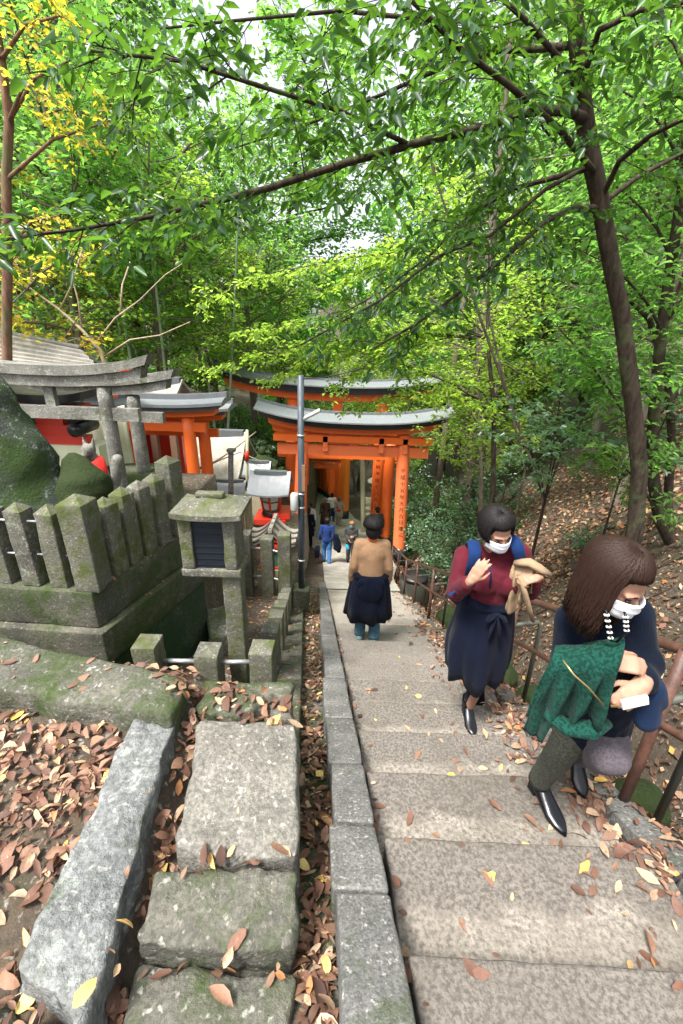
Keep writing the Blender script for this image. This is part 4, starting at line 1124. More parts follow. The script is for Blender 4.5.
def quads_diamond(P, D, Nn, L, W):
    D = unit(D); S = unit(np.cross(D, Nn)); Nn = np.cross(S, D); L = L[:, None]; W = W[:, None]; n = len(P)
    V = np.stack([P, P+D*L*.45+S*W*.5+Nn*W*.15, P+D*L, P+D*L*.45-S*W*.5+Nn*W*.15], 1).reshape(-1, 3)
    F = np.arange(n*4).reshape(-1, 4); return V, F

class Tree:
    def __init__(s, seed): s.r = random.Random(seed); s.rng = np.random.default_rng(seed); s.wood = MB(); s.tw = MB(); s.twigs = []
    def limb(s, pts, r0, r1, n=6, twig=False):
        k = len(pts); s.wood.tube(pts, [r0+(r1-r0)*i/(k-1) for i in range(k)], n, caps=False)
    def walk(s, p, d, L, steps, wob, grav=0.0):
        p = Vector(p); d = Vector(d).normalized(); pts = [p.copy()]
        for i in range(steps):
            d = (d + Vector((s.r.gauss(0, wob), s.r.gauss(0, wob), s.r.gauss(0, wob)+grav))).normalized()
            p = p+d*(L/steps); pts.append(p.copy())
        return pts
    def twigset(s, pts, L, dens, r0, flat=.5, droop=-.08, sub=True, sub_len=.5):
        """side twigs on a limb; leaves grow on twigs"""
        tot = sum((pts[i+1]-pts[i]).length for i in range(len(pts)-1)); n = max(2, int(tot*dens))
        for k in range(n):
            u = (k+s.r.random())/n*(len(pts)-1); i = min(len(pts)-2, int(u)); p = pts[i].lerp(pts[i+1], u-i); t = (pts[i+1]-pts[i]).normalized()
            side = t.cross(Vector((0, 0, 1)));
            if side.length < .2: a = s.r.uniform(0, 6.28); side = Vector((math.cos(a), math.sin(a), 0))
            side.normalize(); side *= 1 if k % 2 else -1
            d = t*s.r.uniform(.2, .9)+side*s.r.uniform(.5, 1)+Vector((0, 0, s.r.gauss(.05, flat*.6)))
            ll = L*s.r.uniform(.6, 1.2)*(1-.35*u/(len(pts)-1))
            q = s.walk(p, d, ll, 4, .12, droop)
            s.limb(q, r0, r0*.4, 4, True); s.twigs.append(q)
            if sub:
                for m_ in range(3):
                    j = s.r.randint(1, 3); d2 = (q[j+1]-q[j]).normalized(); sd = d2.cross(Vector((0, 0, 1))); sd = sd.normalized() if sd.length > .1 else Vector((1, 0, 0))
                    q2 = s.walk(q[j], d2*.7+sd*(1 if m_ % 2 else -1)*.8+Vector((0, 0, s.r.gauss(0, .2))), ll*sub_len, 3, .12, droop)
                    s.limb(q2, r0*.6, r0*.3, 3, True); s.twigs.append(q2)
    def leaves(s, per_m, L, W, hang=.25, diamond=False, jit=.03, up=.55):
        P = []; D = []
        for q in s.twigs:
            tot = sum((q[i+1]-q[i]).length for i in range(len(q)-1)); n = max(2, int(tot*per_m))
            for k in range(n):
                u = (.15+.85*(k+.5)/n)*(len(q)-1); i = min(len(q)-2, int(u)); p = q[i].lerp(q[i+1], u-i); t = (q[i+1]-q[i]).normalized()
                side = t.cross(Vector((0, 0, 1))); side = side.normalized() if side.length > .1 else Vector((1, 0, 0))
                side *= 1 if k % 2 else -1
                P.append(p); D.append(t*.55+side*.9)
        P = np.array(P); n = len(P); rng = s.rng
        D = np.array(D)+rng.normal(0, .28, (n, 3)); D[:, 2] -= hang
        P = P+rng.normal(0, jit, (n, 3))
        Nn = rng.normal(0, up, (n, 3)); Nn[:, 2] += 1
        LL = L*rng.uniform(.65, 1.2, n); WW = W*rng.uniform(.75, 1.15, n)*LL/L
        if diamond: return mesh_np('crown', *quads_diamond(P, D, Nn, LL, WW))
        return mesh_np('crown', *leaf_arrays(P, D, Nn, LL, WW))
    def finish(s, name, label, loc, leafmat_, woodmat, leafargs, cat='tree', group=None, trunk_name='trunk'):
        t = thing(name, label, cat, loc, group)
        s.crown = link('crown', s.leaves(**leafargs), leafmat_, t)
        me = s.wood.mesh(trunk_name); link(trunk_name, me, woodmat, t)
        return t

# ---- the big overhanging tree at the right, limbs reaching across the whole view
T = Tree(5)
trunk = [Vector(p) for p in [(3.25, 4.3, -.85), (3.22, 4.3, -0.26), (3.06, 4.3, 0.42), (2.78, 4.3, 1.12), (2.47, 4.28, 1.82), (2.22, 4.25, 2.28), (1.96, 4.2, 2.75), (1.83, 4.2, 3), (1.7, 4.15, 3.22), (1.56, 4.1, 3.53), (1.45, 4.05, 3.76), (1.5, 4.0, 5.4), (1.3, 3.9, 6.6)]]
rad = [.10, .082, .076, .072, .069, .067, .066, .068, .063, .058, .05, .04, .02]
T.wood.tube(trunk, rad, 12, caps=False)
def px(*a): return [Vector(p) for p in a]
L1 = px((1.75, 4.15, 3.17), (1.51, 4, 3.16), (1.21, 3.85, 3.09), (0.84, 3.7, 2.94), (0.36, 3.5, 2.77), (-0.05, 3.35, 2.62), (-0.51, 3.2, 2.44), (-0.9, 3.05, 2.31), (-1.17, 2.95, 2.22), (-1.54, 2.85, 2.13), (-1.94, 2.75, 2.05))
L2 = px((1.99, 4.2, 2.63), (1.76, 4.1, 2.6), (1.47, 3.9, 2.46), (1.18, 3.8, 2.2), (0.86, 3.75, 1.95), (0.53, 3.7, 1.71), (0.18, 3.65, 1.51))
L3 = px((1.86, 4.2, 2.89), (1.64, 4.3, 2.85), (1.35, 4.5, 2.81), (1.06, 4.6, 2.64), (0.77, 4.8, 2.35), (0.37, 5, 2.05), (-0.2, 5.2, 1.75))
L4 = px((1.57, 4.1, 3.56), (1.36, 4.2, 3.58), (1.08, 4.4, 3.65), (0.67, 4.6, 3.62), (0.21, 4.8, 3.52), (-0.32, 5, 3.41), (-1.21, 5.2, 3.23))
L5 = px((1.92, 4.2, 2.85), (1.39, 3.7, 2.94), (0.92, 3.4, 3.04), (0.55, 3.1, 3.06), (0.3, 2.9, 3.11), (0.09, 2.8, 3.18))
L6 = px((2, 4.2, 2.68), (1.98, 4, 2.88), (2, 3.7, 2.93), (2.05, 3.4, 2.93), (2.19, 3.2, 2.93))
L7 = px((2, 4.2, 2.65), (2.43, 4.5, 2.94), (2.91, 4.7, 3.19), (3.46, 4.9, 3.34))
L8 = px((1.68, 4.1, 3.26), (1.41, 4, 3.43), (1.07, 3.8, 3.53), (0.71, 3.6, 3.6))
L9 = px((1.63, 4.1, 3.37), (1.6, 3.9, 3.54), (1.7, 3.6, 3.49), (1.93, 3.4, 3.44))
L10 = px((0.36, 3.5, 2.77), (-0.09, 3.2, 2.82), (-0.5, 2.9, 2.8), (-0.82, 2.65, 2.78), (-1.17, 2.5, 2.74))
L11 = px((1.08, 4.4, 3.65), (0.51, 4.2, 3.71), (-0.13, 4, 3.64), (-0.77, 3.8, 3.48), (-1.35, 3.6, 3.32))
L12 = px((1.5, 4.1, 3.68), (0.82, 3.6, 3.64), (0.3, 3.2, 3.52), (-0.15, 2.9, 3.37), (-0.53, 2.7, 3.21))
L13 = px((1.86, 4.2, 2.91), (1.47, 4, 2.69), (1.07, 3.9, 2.36), (0.68, 3.8, 2.2), (0.24, 3.7, 1.87), (-0.37, 3.6, 1.53))
for Lb, r0, r1 in ((L1, .036, .006), (L2, .026, .008), (L3, .024, .007), (L4, .028, .008), (L5, .024, .008), (L6, .024, .01), (L7, .024, .01), (L8, .026, .01), (L9, .024, .01), (L10, .016, .006), (L11, .018, .006), (L13, .018, .006)):
    T.limb(Lb, r0, r1, 8)
for Lb, LL, dn in ((L1, .55, 5.0), (L2, .45, 3.8), (L3, .6, 4.0), (L4, .65, 4.6), (L5, .5, 4.5), (L6, .55, 5), (L7, .6, 4.5), (L8, .6, 4.5), (L9, .6, 5), (L10, .5, 5), (L11, .4, 1.0), (L13, .45, 3.2)):
    T.twigset(Lb[1:], LL*1.15, dn*1.9, .0045, flat=.75, sub_len=.6)
T.finish('broadleaf_tree', 'large broadleaf tree right of the stairs, its long dark limbs arching across the whole view', (3.25, 4.3, -.9), M['leaf_near'], M['bark'], dict(per_m=30, L=.092, W=.038, hang=.35, up=.5))
print('HERO', len(T.twigs))

# ---- slender double-trunked tree at the right edge
T = Tree(12)
a = px((5.04, 5.2, -1.46), (4.63, 5.2, -1.08), (4.17, 5.2, -0.5), (3.85, 5.2, 0.17), (3.62, 5.2, 1.02), (3.46, 5.2, 1.77), (3.35, 5.2, 2.44), (3.24, 5.2, 3.12), (3.05, 5.2, 3.86), (2.81, 5.2, 4.63))
T.wood.tube(a, [.1, .085, .075, .07, .062, .058, .052, .045, .04, .02], 10, caps=False)
b = px((5.13, 5.9, -1.45), (4.74, 5.9, -0.47), (4.51, 5.9, 0.41), (4.2, 5.9, 1.19), (3.68, 5.8, 1.89), (3.12, 5.6, 2.18), (2.28, 5.4, 2.43))
T.wood.tube(b, [.07, .06, .052, .045, .035, .025, .01], 8, caps=False)
for k, (q, tgt) in enumerate([(3, (2.21, 4.9, 1.73)), (4, (2.33, 5.6, 1.56)), (5, (2.19, 4.8, 2.43)), (5, (3.68, 4.8, 2.56)), (6, (2.52, 5.4, 3.15)), (7, (2.34, 5, 3.69)), (7, (3.31, 5, 3.92)), (8, (2.28, 5.5, 4.59)), (8, (3.57, 5.5, 4.55)), (4, (2.62, 4.7, 1.34)), (2, (2.82, 4.9, 0.58))]):
    p0 = a[q]; p1 = Vector(tgt); mid = p0.lerp(p1, .5)+Vector((0, 0, .12))
    pts = [p0, p0.lerp(mid, .5)+Vector((0, 0, .04)), mid, mid.lerp(p1, .5)+Vector((0, 0, .03)), p1]
    T.limb(pts, .018, .006, 6); T.twigset(pts, .62, 9, .0045, flat=.55)
T.twigset(b[3:], .6, 9, .0045)
T.finish('broadleaf_tree', 'slender curved tree at the right edge with crooked dark trunks', (4.3, 5.2, -1.2), M['leaf_mid'], M['bark'], dict(per_m=30, L=.09, W=.04, hang=.3, up=.45))

# ---- generic crowned trees
def gen_tree(seed, H, cb, R_, nl=16, tl=.9, dens=3.0, r0=.14, shape='round'):
    T = Tree(seed); r = T.r
    tr = T.walk((0, 0, -.3), (r.gauss(0, .05), r.gauss(0, .05), 1), H+.3, 10, .035)
    k = len(tr); T.wood.tube(tr, [r0*(1-.85*i/(k-1)) for i in range(k)], 9, caps=False)
    for i in range(nl):
        u = cb+(1-cb)*(i+r.random()*.6)/nl; j = min(k-2, int(u*(k-1))); p = tr[j].lerp(tr[j+1], u*(k-1)-j)
        a = i*2.399+r.uniform(-.4, .4)
        v = (u-cb)/(1-cb); ext = R_*(math.sin(math.pi*min(1, .18+.75*v))**.7 if shape == 'round' else (1-v*.8))*r.uniform(.7, 1.15)
        q = T.walk(p, (math.cos(a), math.sin(a), r.uniform(.15, .6)), ext, 5, .13, .01)
        T.limb(q, r0*.32*(1-.5*v), .012, 5); T.twigset(q[1:], tl, dens, .008, flat=.7)
        for m_ in range(2):
            j2 = r.randint(1, 3); d2 = (q[j2+1]-q[j2]).normalized(); a2 = r.uniform(-1.2, 1.2)
            d3 = Vector((d2.x*math.cos(a2)-d2.y*math.sin(a2), d2.x*math.sin(a2)+d2.y*math.cos(a2), d2.z+r.uniform(-.1, .4)))
            q2 = T.walk(q[j2], d3, ext*.55, 4, .14, .0); T.limb(q2, .02, .008, 4); T.twigset(q2, tl*.8, dens, .007, flat=.7)
    return T
def gz(x, y): return ground(x, y)
LIB = {}
def lib(key, T, leaf, wood, la):
    cm = T.leaves(**la); cm.materials.append(leaf); wm = T.wood.mesh('trunk'); wm.materials.append(wood); LIB[key] = (cm, wm)
lib('a', gen_tree(1, 9, .36, 2.8, 26, 1.0, 3.6, .13), M['leaf_mid'], M['barkgrey'], dict(per_m=15, L=.17, W=.085, diamond=True, up=.6, jit=.09))
lib('b', gen_tree(2, 12, .18, 3.4, 30, 1.1, 3.3, .18), M['leaf_dark'], M['bark'], dict(per_m=14, L=.21, W=.11, diamond=True, up=.6, jit=.12))
lib('c', gen_tree(3, 7, .34, 2.4, 22, .8, 4.2, .09), M['leaf_lime'], M['barkgrey'], dict(per_m=18, L=.12, W=.075, diamond=True, up=.45, jit=.06))
lib('d', gen_tree(4, 14, .15, 3.8, 34, 1.3, 2.9, .2), M['leaf_mid'], M['bark'], dict(per_m=13, L=.25, W=.13, diamond=True, up=.6, jit=.16))
lib('e', gen_tree(6, 5, .2, 1.9, 18, .7, 4.2, .06), M['leaf_yellow'], M['barkgrey'], dict(per_m=16, L=.10, W=.065, diamond=True, up=.45, jit=.05))
for k_, (c_, w_) in LIB.items(): print('LIB', k_, len(c_.polygons), len(w_.polygons))
def place(key, x, y, s, rz, label, group='trees of the wooded hillside', z=None):
    cm, wm = LIB[key]; zz = gz(x, y) if z is None else z
    t = thing({'a': 'broadleaf_tree', 'b': 'evergreen_tree', 'c': 'maple_tree', 'd': 'tall_tree', 'e': 'yellow_tree'}[key], label, 'tree', (x, y, zz-.1), group, rz)
    t.scale = (s, s, s)
    for nm, me in (('crown', cm), ('trunk', wm)):
        o = bpy.data.objects.new(nm, me); COL.objects.link(o); o.parent = t
    return t
place('c', 3.9, 10.6, 1.0, .4, 'bright lime green maple at right, its sprays hanging before the great gates')
place('c', -4.6, 17.5, 1.25, 2.0, 'bright lime maple left of the great gates')
place('c', 1.2, 30, 1.5, 1.0, 'lime green tree above the gate tunnel')
place('e', -6.2, 8.6, 1.15, 0, 'yellow leaved tree above the boarded shrine roof')
place('c', -5.8, 14.5, 1.3, 3.1, 'pale green maple behind the orange gates')
place('e', -9.5, 13.5, 1.5, 1.4, 'yellow green tree at the far left behind the shrine hall roof')
place('a', 5.6, 8.2, .95, .9, 'mid green tree up the leaf covered bank at right')
place('a', 7.4, 12.5, 1.1, 2.2, 'mid green tree higher on the right bank')
place('a', -4.2, 20.5, 1.25, 4.0, 'green tree behind the little shrines, left of the gate roofs')
place('b', -9.5, 20, 1.35, .3, 'dark evergreen behind the bamboo at left')
place('b', -15, 17, 1.4, 1.3, 'dark evergreen at the far left edge')
place('c', -9, 29, 2.1, 2.6, 'tall lime tree above the left end of the great gate roof')
place('d', -11, 27, 1.7, .6, 'tall broad tree in the left distance')
place('c', 8.5, 28, 2.4, 1.6, 'tall lime green tree right of the gate tunnel')
place('b', 8.0, 18, 1.35, 3.3, 'dark evergreen on the right hillside behind the shrubs')
place('d', 9.5, 24, 1.5, 4.4, 'tall broad tree far up the right hillside')
place('b', 12.5, 14, 1.3, 5.1, 'dark evergreen at the right edge of the wood')
place('a', 9.6, 9.0, 1.2, 5.6, 'mid green tree at the right edge above the bank')
place('d', 15, 28, 1.6, 2.0, 'tall broad tree in the right distance')
place('d', -18, 25, 1.7, 5.0, 'tall broad tree at the left edge of the distance')
place('c', 1.5, 42, 2.9, 4.7, 'tall pale green tree straight ahead beyond the tunnel')
place('d', 8.5, 36, 2.0, .2, 'tall broad tree far beyond the tunnel to the right')
place('d', -5.5, 37, 1.75, 3.9, 'tall broad tree far beyond the tunnel to the left')
place('b', 19, 22, 1.6, .9, 'dark evergreen beyond the right edge of the bank')
place('a', 5.6, 20, 1.15, 3.5, 'small green tree just right of the great gate pillars')
place('a', -7.5, 12.5, 1.25, 1.1, 'mid green tree between the bamboo and the orange gates')
place('c', 6.2, 16.5, 1.5, .3, 'lime green maple on the right slope beyond the great gates')
place('c', -3.6, 25.5, 1.35, 2.2, 'lime green maple low behind the left half of the great gates')
place('c', 3.2, 27.5, 1.5, 5.2, 'lime green maple low behind the right half of the great gates')
place('a', -1.0, 38, 1.5, 1.9, 'mid green tree low in the valley straight beyond the gates')
place('a', 4.5, 33, 1.6, 3.0, 'mid green tree low in the valley right of the tunnel')
place('c', -6.5, 33, 1.8, .8, 'lime green tree low in the valley left of the tunnel')
T = Tree(101)
g_ = Vector((3.5, 9.3, ground(3.5, 9.3)-.2)); tr_ = [g_, Vector((3.4, 9.2, -1.5)), Vector((3.1, 9.1, .2)), Vector((2.7, 9.0, 1.6)), Vector((2.5, 9.0, 3.0))]
T.wood.tube(tr_, [.07, .06, .05, .035, .015], 8, caps=False)
for q, tg in ((2, (1.85, 8.8, 0.72)), (2, (-0.84, 8.2, 1.38)), (2, (1.04, 8.4, 0.46)), (3, (-1.86, 8, 1.52)), (3, (-2.58, 8.2, 0.87)), (3, (-0.3, 8.4, 0.64)), (3, (0.61, 8.6, 1.33)), (3, (-1.66, 8.6, 0.68)), (4, (-2.5, 8, 2.04)), (4, (-0.33, 8.2, 2.27)), (2, (0.1, 8.8, 0.21)), (3, (1.45, 8.8, 1.7)), (2, (2.6, 8.4, 0.23)), (3, (2.78, 8.4, 1.41))):
    p0, p1 = tr_[q], Vector(tg); md = p0.lerp(p1, .5)+Vector((0, 0, .28)); pts = [p0, p0.lerp(md, .5)+Vector((0, 0, .1)), md, md.lerp(p1, .5)+Vector((0, 0, .1)), p1]
    T.limb(pts, .018, .004, 6); T.twigset(pts[1:], .55, 9.5, .003, flat=.35)
T.finish('maple_tree', 'slender maple whose lime sprays hang across the front of the great gate roof', tuple(g_), M['leaf_lime'], M['bark'], dict(per_m=24, L=.095, W=.055, hang=.15, up=.4))
# far wood: one mass of foliage closing the view
rng = np.random.default_rng(77); n = 75000; K = 300
cl = np.stack([rng.uniform(-60, 60, K), rng.uniform(40, 58, K), np.zeros(K), rng.uniform(1.5, 3.6, K)], 1)
cl[:, 2] = -14+rng.uniform(0, 1, K)**.8*(22+4*np.sin(cl[:, 0]*.3)+.35*np.abs(cl[:, 0]+8))
idx = rng.integers(0, K, n); c = cl[idx]; dv = rng.normal(0, 1, (n, 3)); dv /= np.linalg.norm(dv, axis=1)[:, None]; dv[:, 2] = np.abs(dv[:, 2])*1.1-.25
P = c[:, :3]+dv*c[:, 3:4]*rng.uniform(.7, 1.05, (n, 1))
V, F = quads_diamond(P, rng.normal(0, 1, (n, 3)), rng.normal(0, .6, (n, 3))+np.array([0, 0, .8]), rng.uniform(.5, .9, n), rng.uniform(.28, .5, n))
link('distant_wood', mesh_np('distant_wood', V, F), M['leaf_mid'], kind='stuff')

# ---- glossy shrubs on the right bank and undergrowth
def shrub(seed, R_, H, nst=14, L=.09, W=.05, per_m=26):
    T = Tree(seed)
    for i in range(nst):
        a = i*2.399; q = T.walk((T.r.gauss(0, .12), T.r.gauss(0, .12), -.05), (math.cos(a)*.8, math.sin(a)*.8, T.r.uniform(.5, 1.6)), H*T.r.uniform(.7, 1.15), 5, .12, -.03)
        T.limb(q, .018, .006, 5); T.twigset(q[1:], R_*.42, 6, .005, flat=.5)
    cm = T.leaves(per_m=per_m, L=L, W=W, hang=.1, up=.45, diamond=False, jit=.03); return cm, T.wood.mesh('stems')
SH = []
for sd, leafm in ((41, 'leaf_gloss'), (42, 'leaf_gloss'), (43, 'leaf_mid')):
    cm, wm = shrub(sd, 1.0, 1.5); cm.materials.append(M[leafm]); wm.materials.append(M['bark']); SH.append((cm, wm))
shr = [(3.0, 9.6, .9, 0), (3.7, 10.6, 1.1, 1), (3.3, 11.8, 1.15, 0), (4.6, 9.8, 1.2, 1), (4.5, 12.2, 1.3, 0), (3.6, 13.6, 1.3, 1), (5.6, 11.2, 1.3, 0), (4.2, 15.6, 1.4, 1), (5.4, 14.0, 1.4, 0), (6.3, 9.4, 1.2, 1), (6.2, 9.0, .7, 0), (7.4, 7.4, .8, 1), (8.3, 8.8, 1.2, 2), (4.3, 6.6, .4, 1), (7.0, 5.6, .7, 0), (-2.9, 12.6, .9, 2), (-3.6, 14.8, 1.2, 0), (-2.6, 17.6, 1.2, 0), (-7.8, 15.5, 1.3, 2), (-6.4, 17, 1.4, 1), (3.0, 21.8, 1.2, 1), (3.6, 24.5, 1.4, 0), (8.2, 10.8, 1.4, 0), (-1.9, 11.2, .6, 1), (-3.3, 19.5, 1.5, 2), (-4.7, 22, 1.9, 2), (-3.4, 23.5, 1.6, 0), (3.1, 17.2, 1.3, 2), (3.6, 19.3, 1.5, 1), (4.8, 18, 1.7, 2), (2.9, 20.6, 1.1, 2), (-5.4, 18.5, 1.6, 1), (-7.2, 21.5, 2.0, 2), (5.2, 22.5, 2.0, 0)]
shl = ['glossy shrub nearest the right foot of the great gate', 'glossy shrub behind the drum on the right bank', 'glossy shrub just right of the great gate pillar', 'rounded glossy shrub at the top of the leaf covered bank', 'tall glossy shrub between the great gate and the bank', 'glossy shrub close beside the inscribed pillar', 'broad glossy shrub above the leaf covered bank', 'glossy shrub behind the right pillars of the gates', 'tall pale glossy shrub deep in the right wood', 'glossy shrub at the crest of the bank', 'low glossy shrub beside the big dark trunk', 'glossy shrub right of the big dark trunk', 'mid green bush on the crest of the bank', 'small leafy seedling at the foot of the curved trunk', 'glossy bush at the right edge below the curved trunk', 'green bush behind the small shrines', 'glossy shrub at the left of the great gate', 'glossy shrub under the left end of the gate roof', 'green bush behind the open wooden hall', 'tall glossy shrub behind the orange gates', 'glossy shrub beside the pale stone lantern', 'glossy shrub behind the pale stone lantern', 'glossy shrub far back on the right slope', 'small glossy shrub beside the thin pole', 'green bush just left of the second great gate', 'large green bush left of the path below the gate roofs', 'glossy shrub at the left side of the tunnel entrance', 'green bush right behind the inscribed right pillars', 'glossy shrub between the great gates and the right slope', 'large green bush on the slope right of the gates', 'low green bush near the pale stone lantern', 'glossy shrub behind the low shrines', 'largest green bush deep behind the low shrines', 'largest glossy shrub right of the tunnel']
for i, (x, y, s_, k) in enumerate(shr):
    if i in (3, 6, 9, 10, 11, 12, 14, 22): continue
    t = thing('shrub', shl[i], 'shrub', (x, y, ground(x, y)-.05), 'shrubs under the trees', i*1.3); t.scale = (s_, s_, s_)
    for nm, me in (('foliage', SH[k][0]), ('stems', SH[k][1])):
        o = bpy.data.objects.new(nm, me); COL.objects.link(o); o.parent = t

T = Tree(91)
for k, (p0, p1, p2) in enumerate([((3.17, 6.3, -0.69), (3.03, 6, 0.33), (2.13, 5.4, 0.94)), ((3.17, 6.3, -0.69), (3.24, 6.2, 0.43), (3.44, 5.8, 0.99)), ((4.03, 6, -0.23), (3.47, 5.8, 0.39), (2.41, 5.2, 0.68)), ((4.03, 6, -0.23), (3.97, 5.8, 0.55), (4.18, 5.4, 1.01)), ((3.17, 6.3, -0.69), (2.86, 6.3, 0.02), (2.03, 6, 0.44)), ((4.03, 6, -0.23), (3.99, 5.6, 0.05), (4.09, 5, 0.42)), ((3.17, 6.3, -0.69), (2.7, 6, -0.12), (2.66, 5.2, 0.38)), ((4.03, 6, -0.23), (4.21, 5.8, 0.42), (4.26, 5.6, 1.57)), ((3.17, 6.3, -0.69), (3.05, 6.3, 0.84), (3.17, 6.3, 1.51))]):
    p0, p1, p2 = Vector(p0), Vector(p1), Vector(p2); g_ = Vector((p0.x, p0.y, ground(p0.x, p0.y)-.1)); pts = [g_, p0, p0.lerp(p1, .5)+Vector((0, 0, .05)), p1, p1.lerp(p2, .5)+Vector((0, 0, .08)), p2]
    T.limb(pts, .016, .005, 6); T.twigset(pts[2:], .5, 6.5, .004, flat=.3)
T.finish('understory_sapling', 'glossy leaved sapling spreading level sprays across the middle of the bank', (3.6, 6.2, ground(3.6, 6.2)), M['leaf_gloss'], M['bark'], dict(per_m=24, L=.10, W=.05, hang=.12, up=.35))
# ---- bamboo grove at the left
ctree = None; bl = ['leftmost', 'second', 'third', 'fourth', 'fifth', 'sixth', 'seventh', 'eighth', 'ninth', 'tenth', 'eleventh', 'twelfth', 'thirteenth', 'fourteenth', 'fifteenth', 'sixteenth', 'seventeenth', 'rightmost']
T = Tree(60); cul = T.walk((0, 0, -.3), (0, 0, 1), 12, 14, .012)
wm = MB(); wm.tube(cul, [.055-.003*i for i in range(15)], 8, caps=False); k0 = 0
for i in range(30):
    z = i*.4; j = min(13, int((z+.3)/12*14)); p = cul[j].lerp(cul[j+1], (z+.3)/12*14-j); wm.tube([p-Vector((0, 0, .012)), p+Vector((0, 0, .012))], .058-.003*j, 8, caps=False)
wm = wm.mesh('culm'); wm.materials.append(M['bamboo'])
for i in range(46):
    z = 4.5+7.2*i/46; j = min(13, int((z+.3)/12*14)); a = i*2.4; q = T.walk(cul[j], (math.cos(a), math.sin(a), .5), 1.1, 4, .1, -.1); T.limb(q, .008, .003, 3, True); T.twigs.append(q); T.twigset(q, .4, 5, .003, sub=False)
bm_ = T.leaves(per_m=20, L=.16, W=.028, hang=.5, diamond=True); bm_.materials.append(M['leaf_mid'])
rb = random.Random(8)
for i in range(18):
    x = -11.5+.42*i+rb.uniform(-.15, .15); y = rb.uniform(12.8, 17.5); t = thing('bamboo', f'{bl[i]} bamboo culm of the grove behind the shrine hall roof', 'bamboo', (x, y, ground(x, y)-.1), 'bamboo grove at the left', rb.uniform(0, 6))
    t.rotation_euler = (rb.uniform(-.06, .06), rb.uniform(-.06, .1), rb.uniform(0, 6))
    for nm, me in (('culm', wm), ('foliage', bm_)):
        o = bpy.data.objects.new(nm, me); COL.objects.link(o); o.parent = t

# ---- reddish trunk and yellow canopy at the top left, bare branch above the roof
T = Tree(71)
a = px((-4.41, 5.6, 0.43), (-4.13, 5.6, 1.52), (-3.89, 5.6, 2.37), (-3.73, 5.6, 3.02), (-3.56, 5.6, 3.53), (-3.51, 5.6, 4), (-3.48, 5.6, 4.43), (-3.48, 5.6, 4.82))
T.wood.tube([a[0]-Vector((0, 0, 2.2))]+a, [.07, .06, .056, .052, .05, .046, .04, .03, .015], 10, caps=False)
for q, tgt in ((4, (-2.53, 5, 3.76)), (4, (-2.56, 4.6, 3.46)), (3, (-2.34, 5.2, 3.42)), (5, (-2.45, 4.8, 3.95)), (6, (-2.33, 5, 4.27)), (6, (-2.6, 4.6, 4.1)), (5, (-3.44, 5, 3.93)), (2, (-3.22, 5.6, 2.72)), (2, (-3.08, 5.9, 2.59))):
    p0, p1 = a[q], Vector(tgt); mid = p0.lerp(p1, .5)+Vector((0, 0, .1)); pts = [p0, p0.lerp(mid, .5), mid, mid.lerp(p1, .5), p1]
    T.limb(pts, .022, .007, 6); T.twigset(pts[1:], .45, 5.5, .004, flat=.4)
T.finish('maple_tree', 'reddish trunked tree at the left edge with yellow green leaves', (a[0].x, a[0].y, -.3), M['leaf_yellow'], M['barkred'], dict(per_m=26, L=.06, W=.04, hang=.2, up=.4))
mb = MB()
main = px((-4.65, 8.8, 0.5), (-4.77, 8.8, 1.15), (-5.05, 8.8, 1.5), (-5.39, 8.8, 1.83), (-5.79, 8.8, 2.12), (-6.09, 8.8, 2.38)); mb.tube([main[0]-Vector((0, 0, 2.8))]+main, [.06, .045, .038, .03, .024, .015, .008], 8)
for q in (((-4.85, 8.8, 1.24), (-4.33, 8.7, 1.72), (-3.77, 8.6, 2.04), (-3.23, 8.5, 2.44), (-2.86, 8.5, 2.65)), ((-5.05, 8.8, 1.5), (-5.07, 8.9, 2.01), (-5.18, 9, 2.51)), ((-4.73, 8.8, 1.02), (-4.06, 8.6, 1.36), (-3.41, 8.4, 1.46), (-2.8, 8.3, 1.7)), ((-5.39, 8.8, 1.83), (-4.96, 8.6, 2.24), (-4.67, 8.6, 2.79)), ((-4.22, 8.7, 1.8), (-4.15, 8.8, 2.28), (-3.99, 8.9, 2.67))):
    mb.tube([Vector(p) for p in q], [.018-.003*i for i in range(len(q))], 6)
mb.build('bare_tree', M['branch'], label='bare tan forked branches rising behind the boarded shrine roof', cat='tree')
mb = MB(); q = px((-3.51, 9.8, -1.53), (-3.04, 9.8, -1.32), (-2.51, 9.7, -0.94), (-1.99, 9.6, -0.52)); mb.tube(q, [.035, .03, .022, .01], 6); mb.tube(px((-3.04, 9.8, -1.32), (-2.38, 9.6, -1), (-1.84, 9.4, -1.16)), [.02, .016, .008], 5)
mb.build('fallen_branch', M['branch'], label='bare pale branch leaning among the little shrines', cat='branch')
for i, (a, b, r_) in enumerate([((4.05, 13, -2.26), (3.88, 13, 0.03), .14), ((3.75, 16, -3.2), (3.77, 16, -1.28), .12), ((3.62, 7.2, -1.02), (3.06, 7.5, 0.15), .03), ((3.07, 7, -0.42), (2.76, 7.2, 0.45), .022)]):
    a, b = Vector(a), Vector(b); g_ = Vector((a.x, a.y, ground(a.x, a.y)-.2)); d = (b-a)
    mb = MB(); mb.tube([g_, a, b, b+d*1.5, b+d*3.5+Vector((.1, 0, 0))], [r_*1.15, r_, r_*.9, r_*.8, r_*.5], 8, caps=False)
    o = mb.build('tree_trunk', M['barkgrey' if i < 2 else 'bark'], label=['brown trunk rising behind the leaf sprays right of the great gate', 'pale trunk just right of the great gate roof', 'thin leaning sapling in the middle of the bank', 'thinnest sapling stem left of the leaning one'][i], cat='trunk')
    recenter(o, tuple(g_))
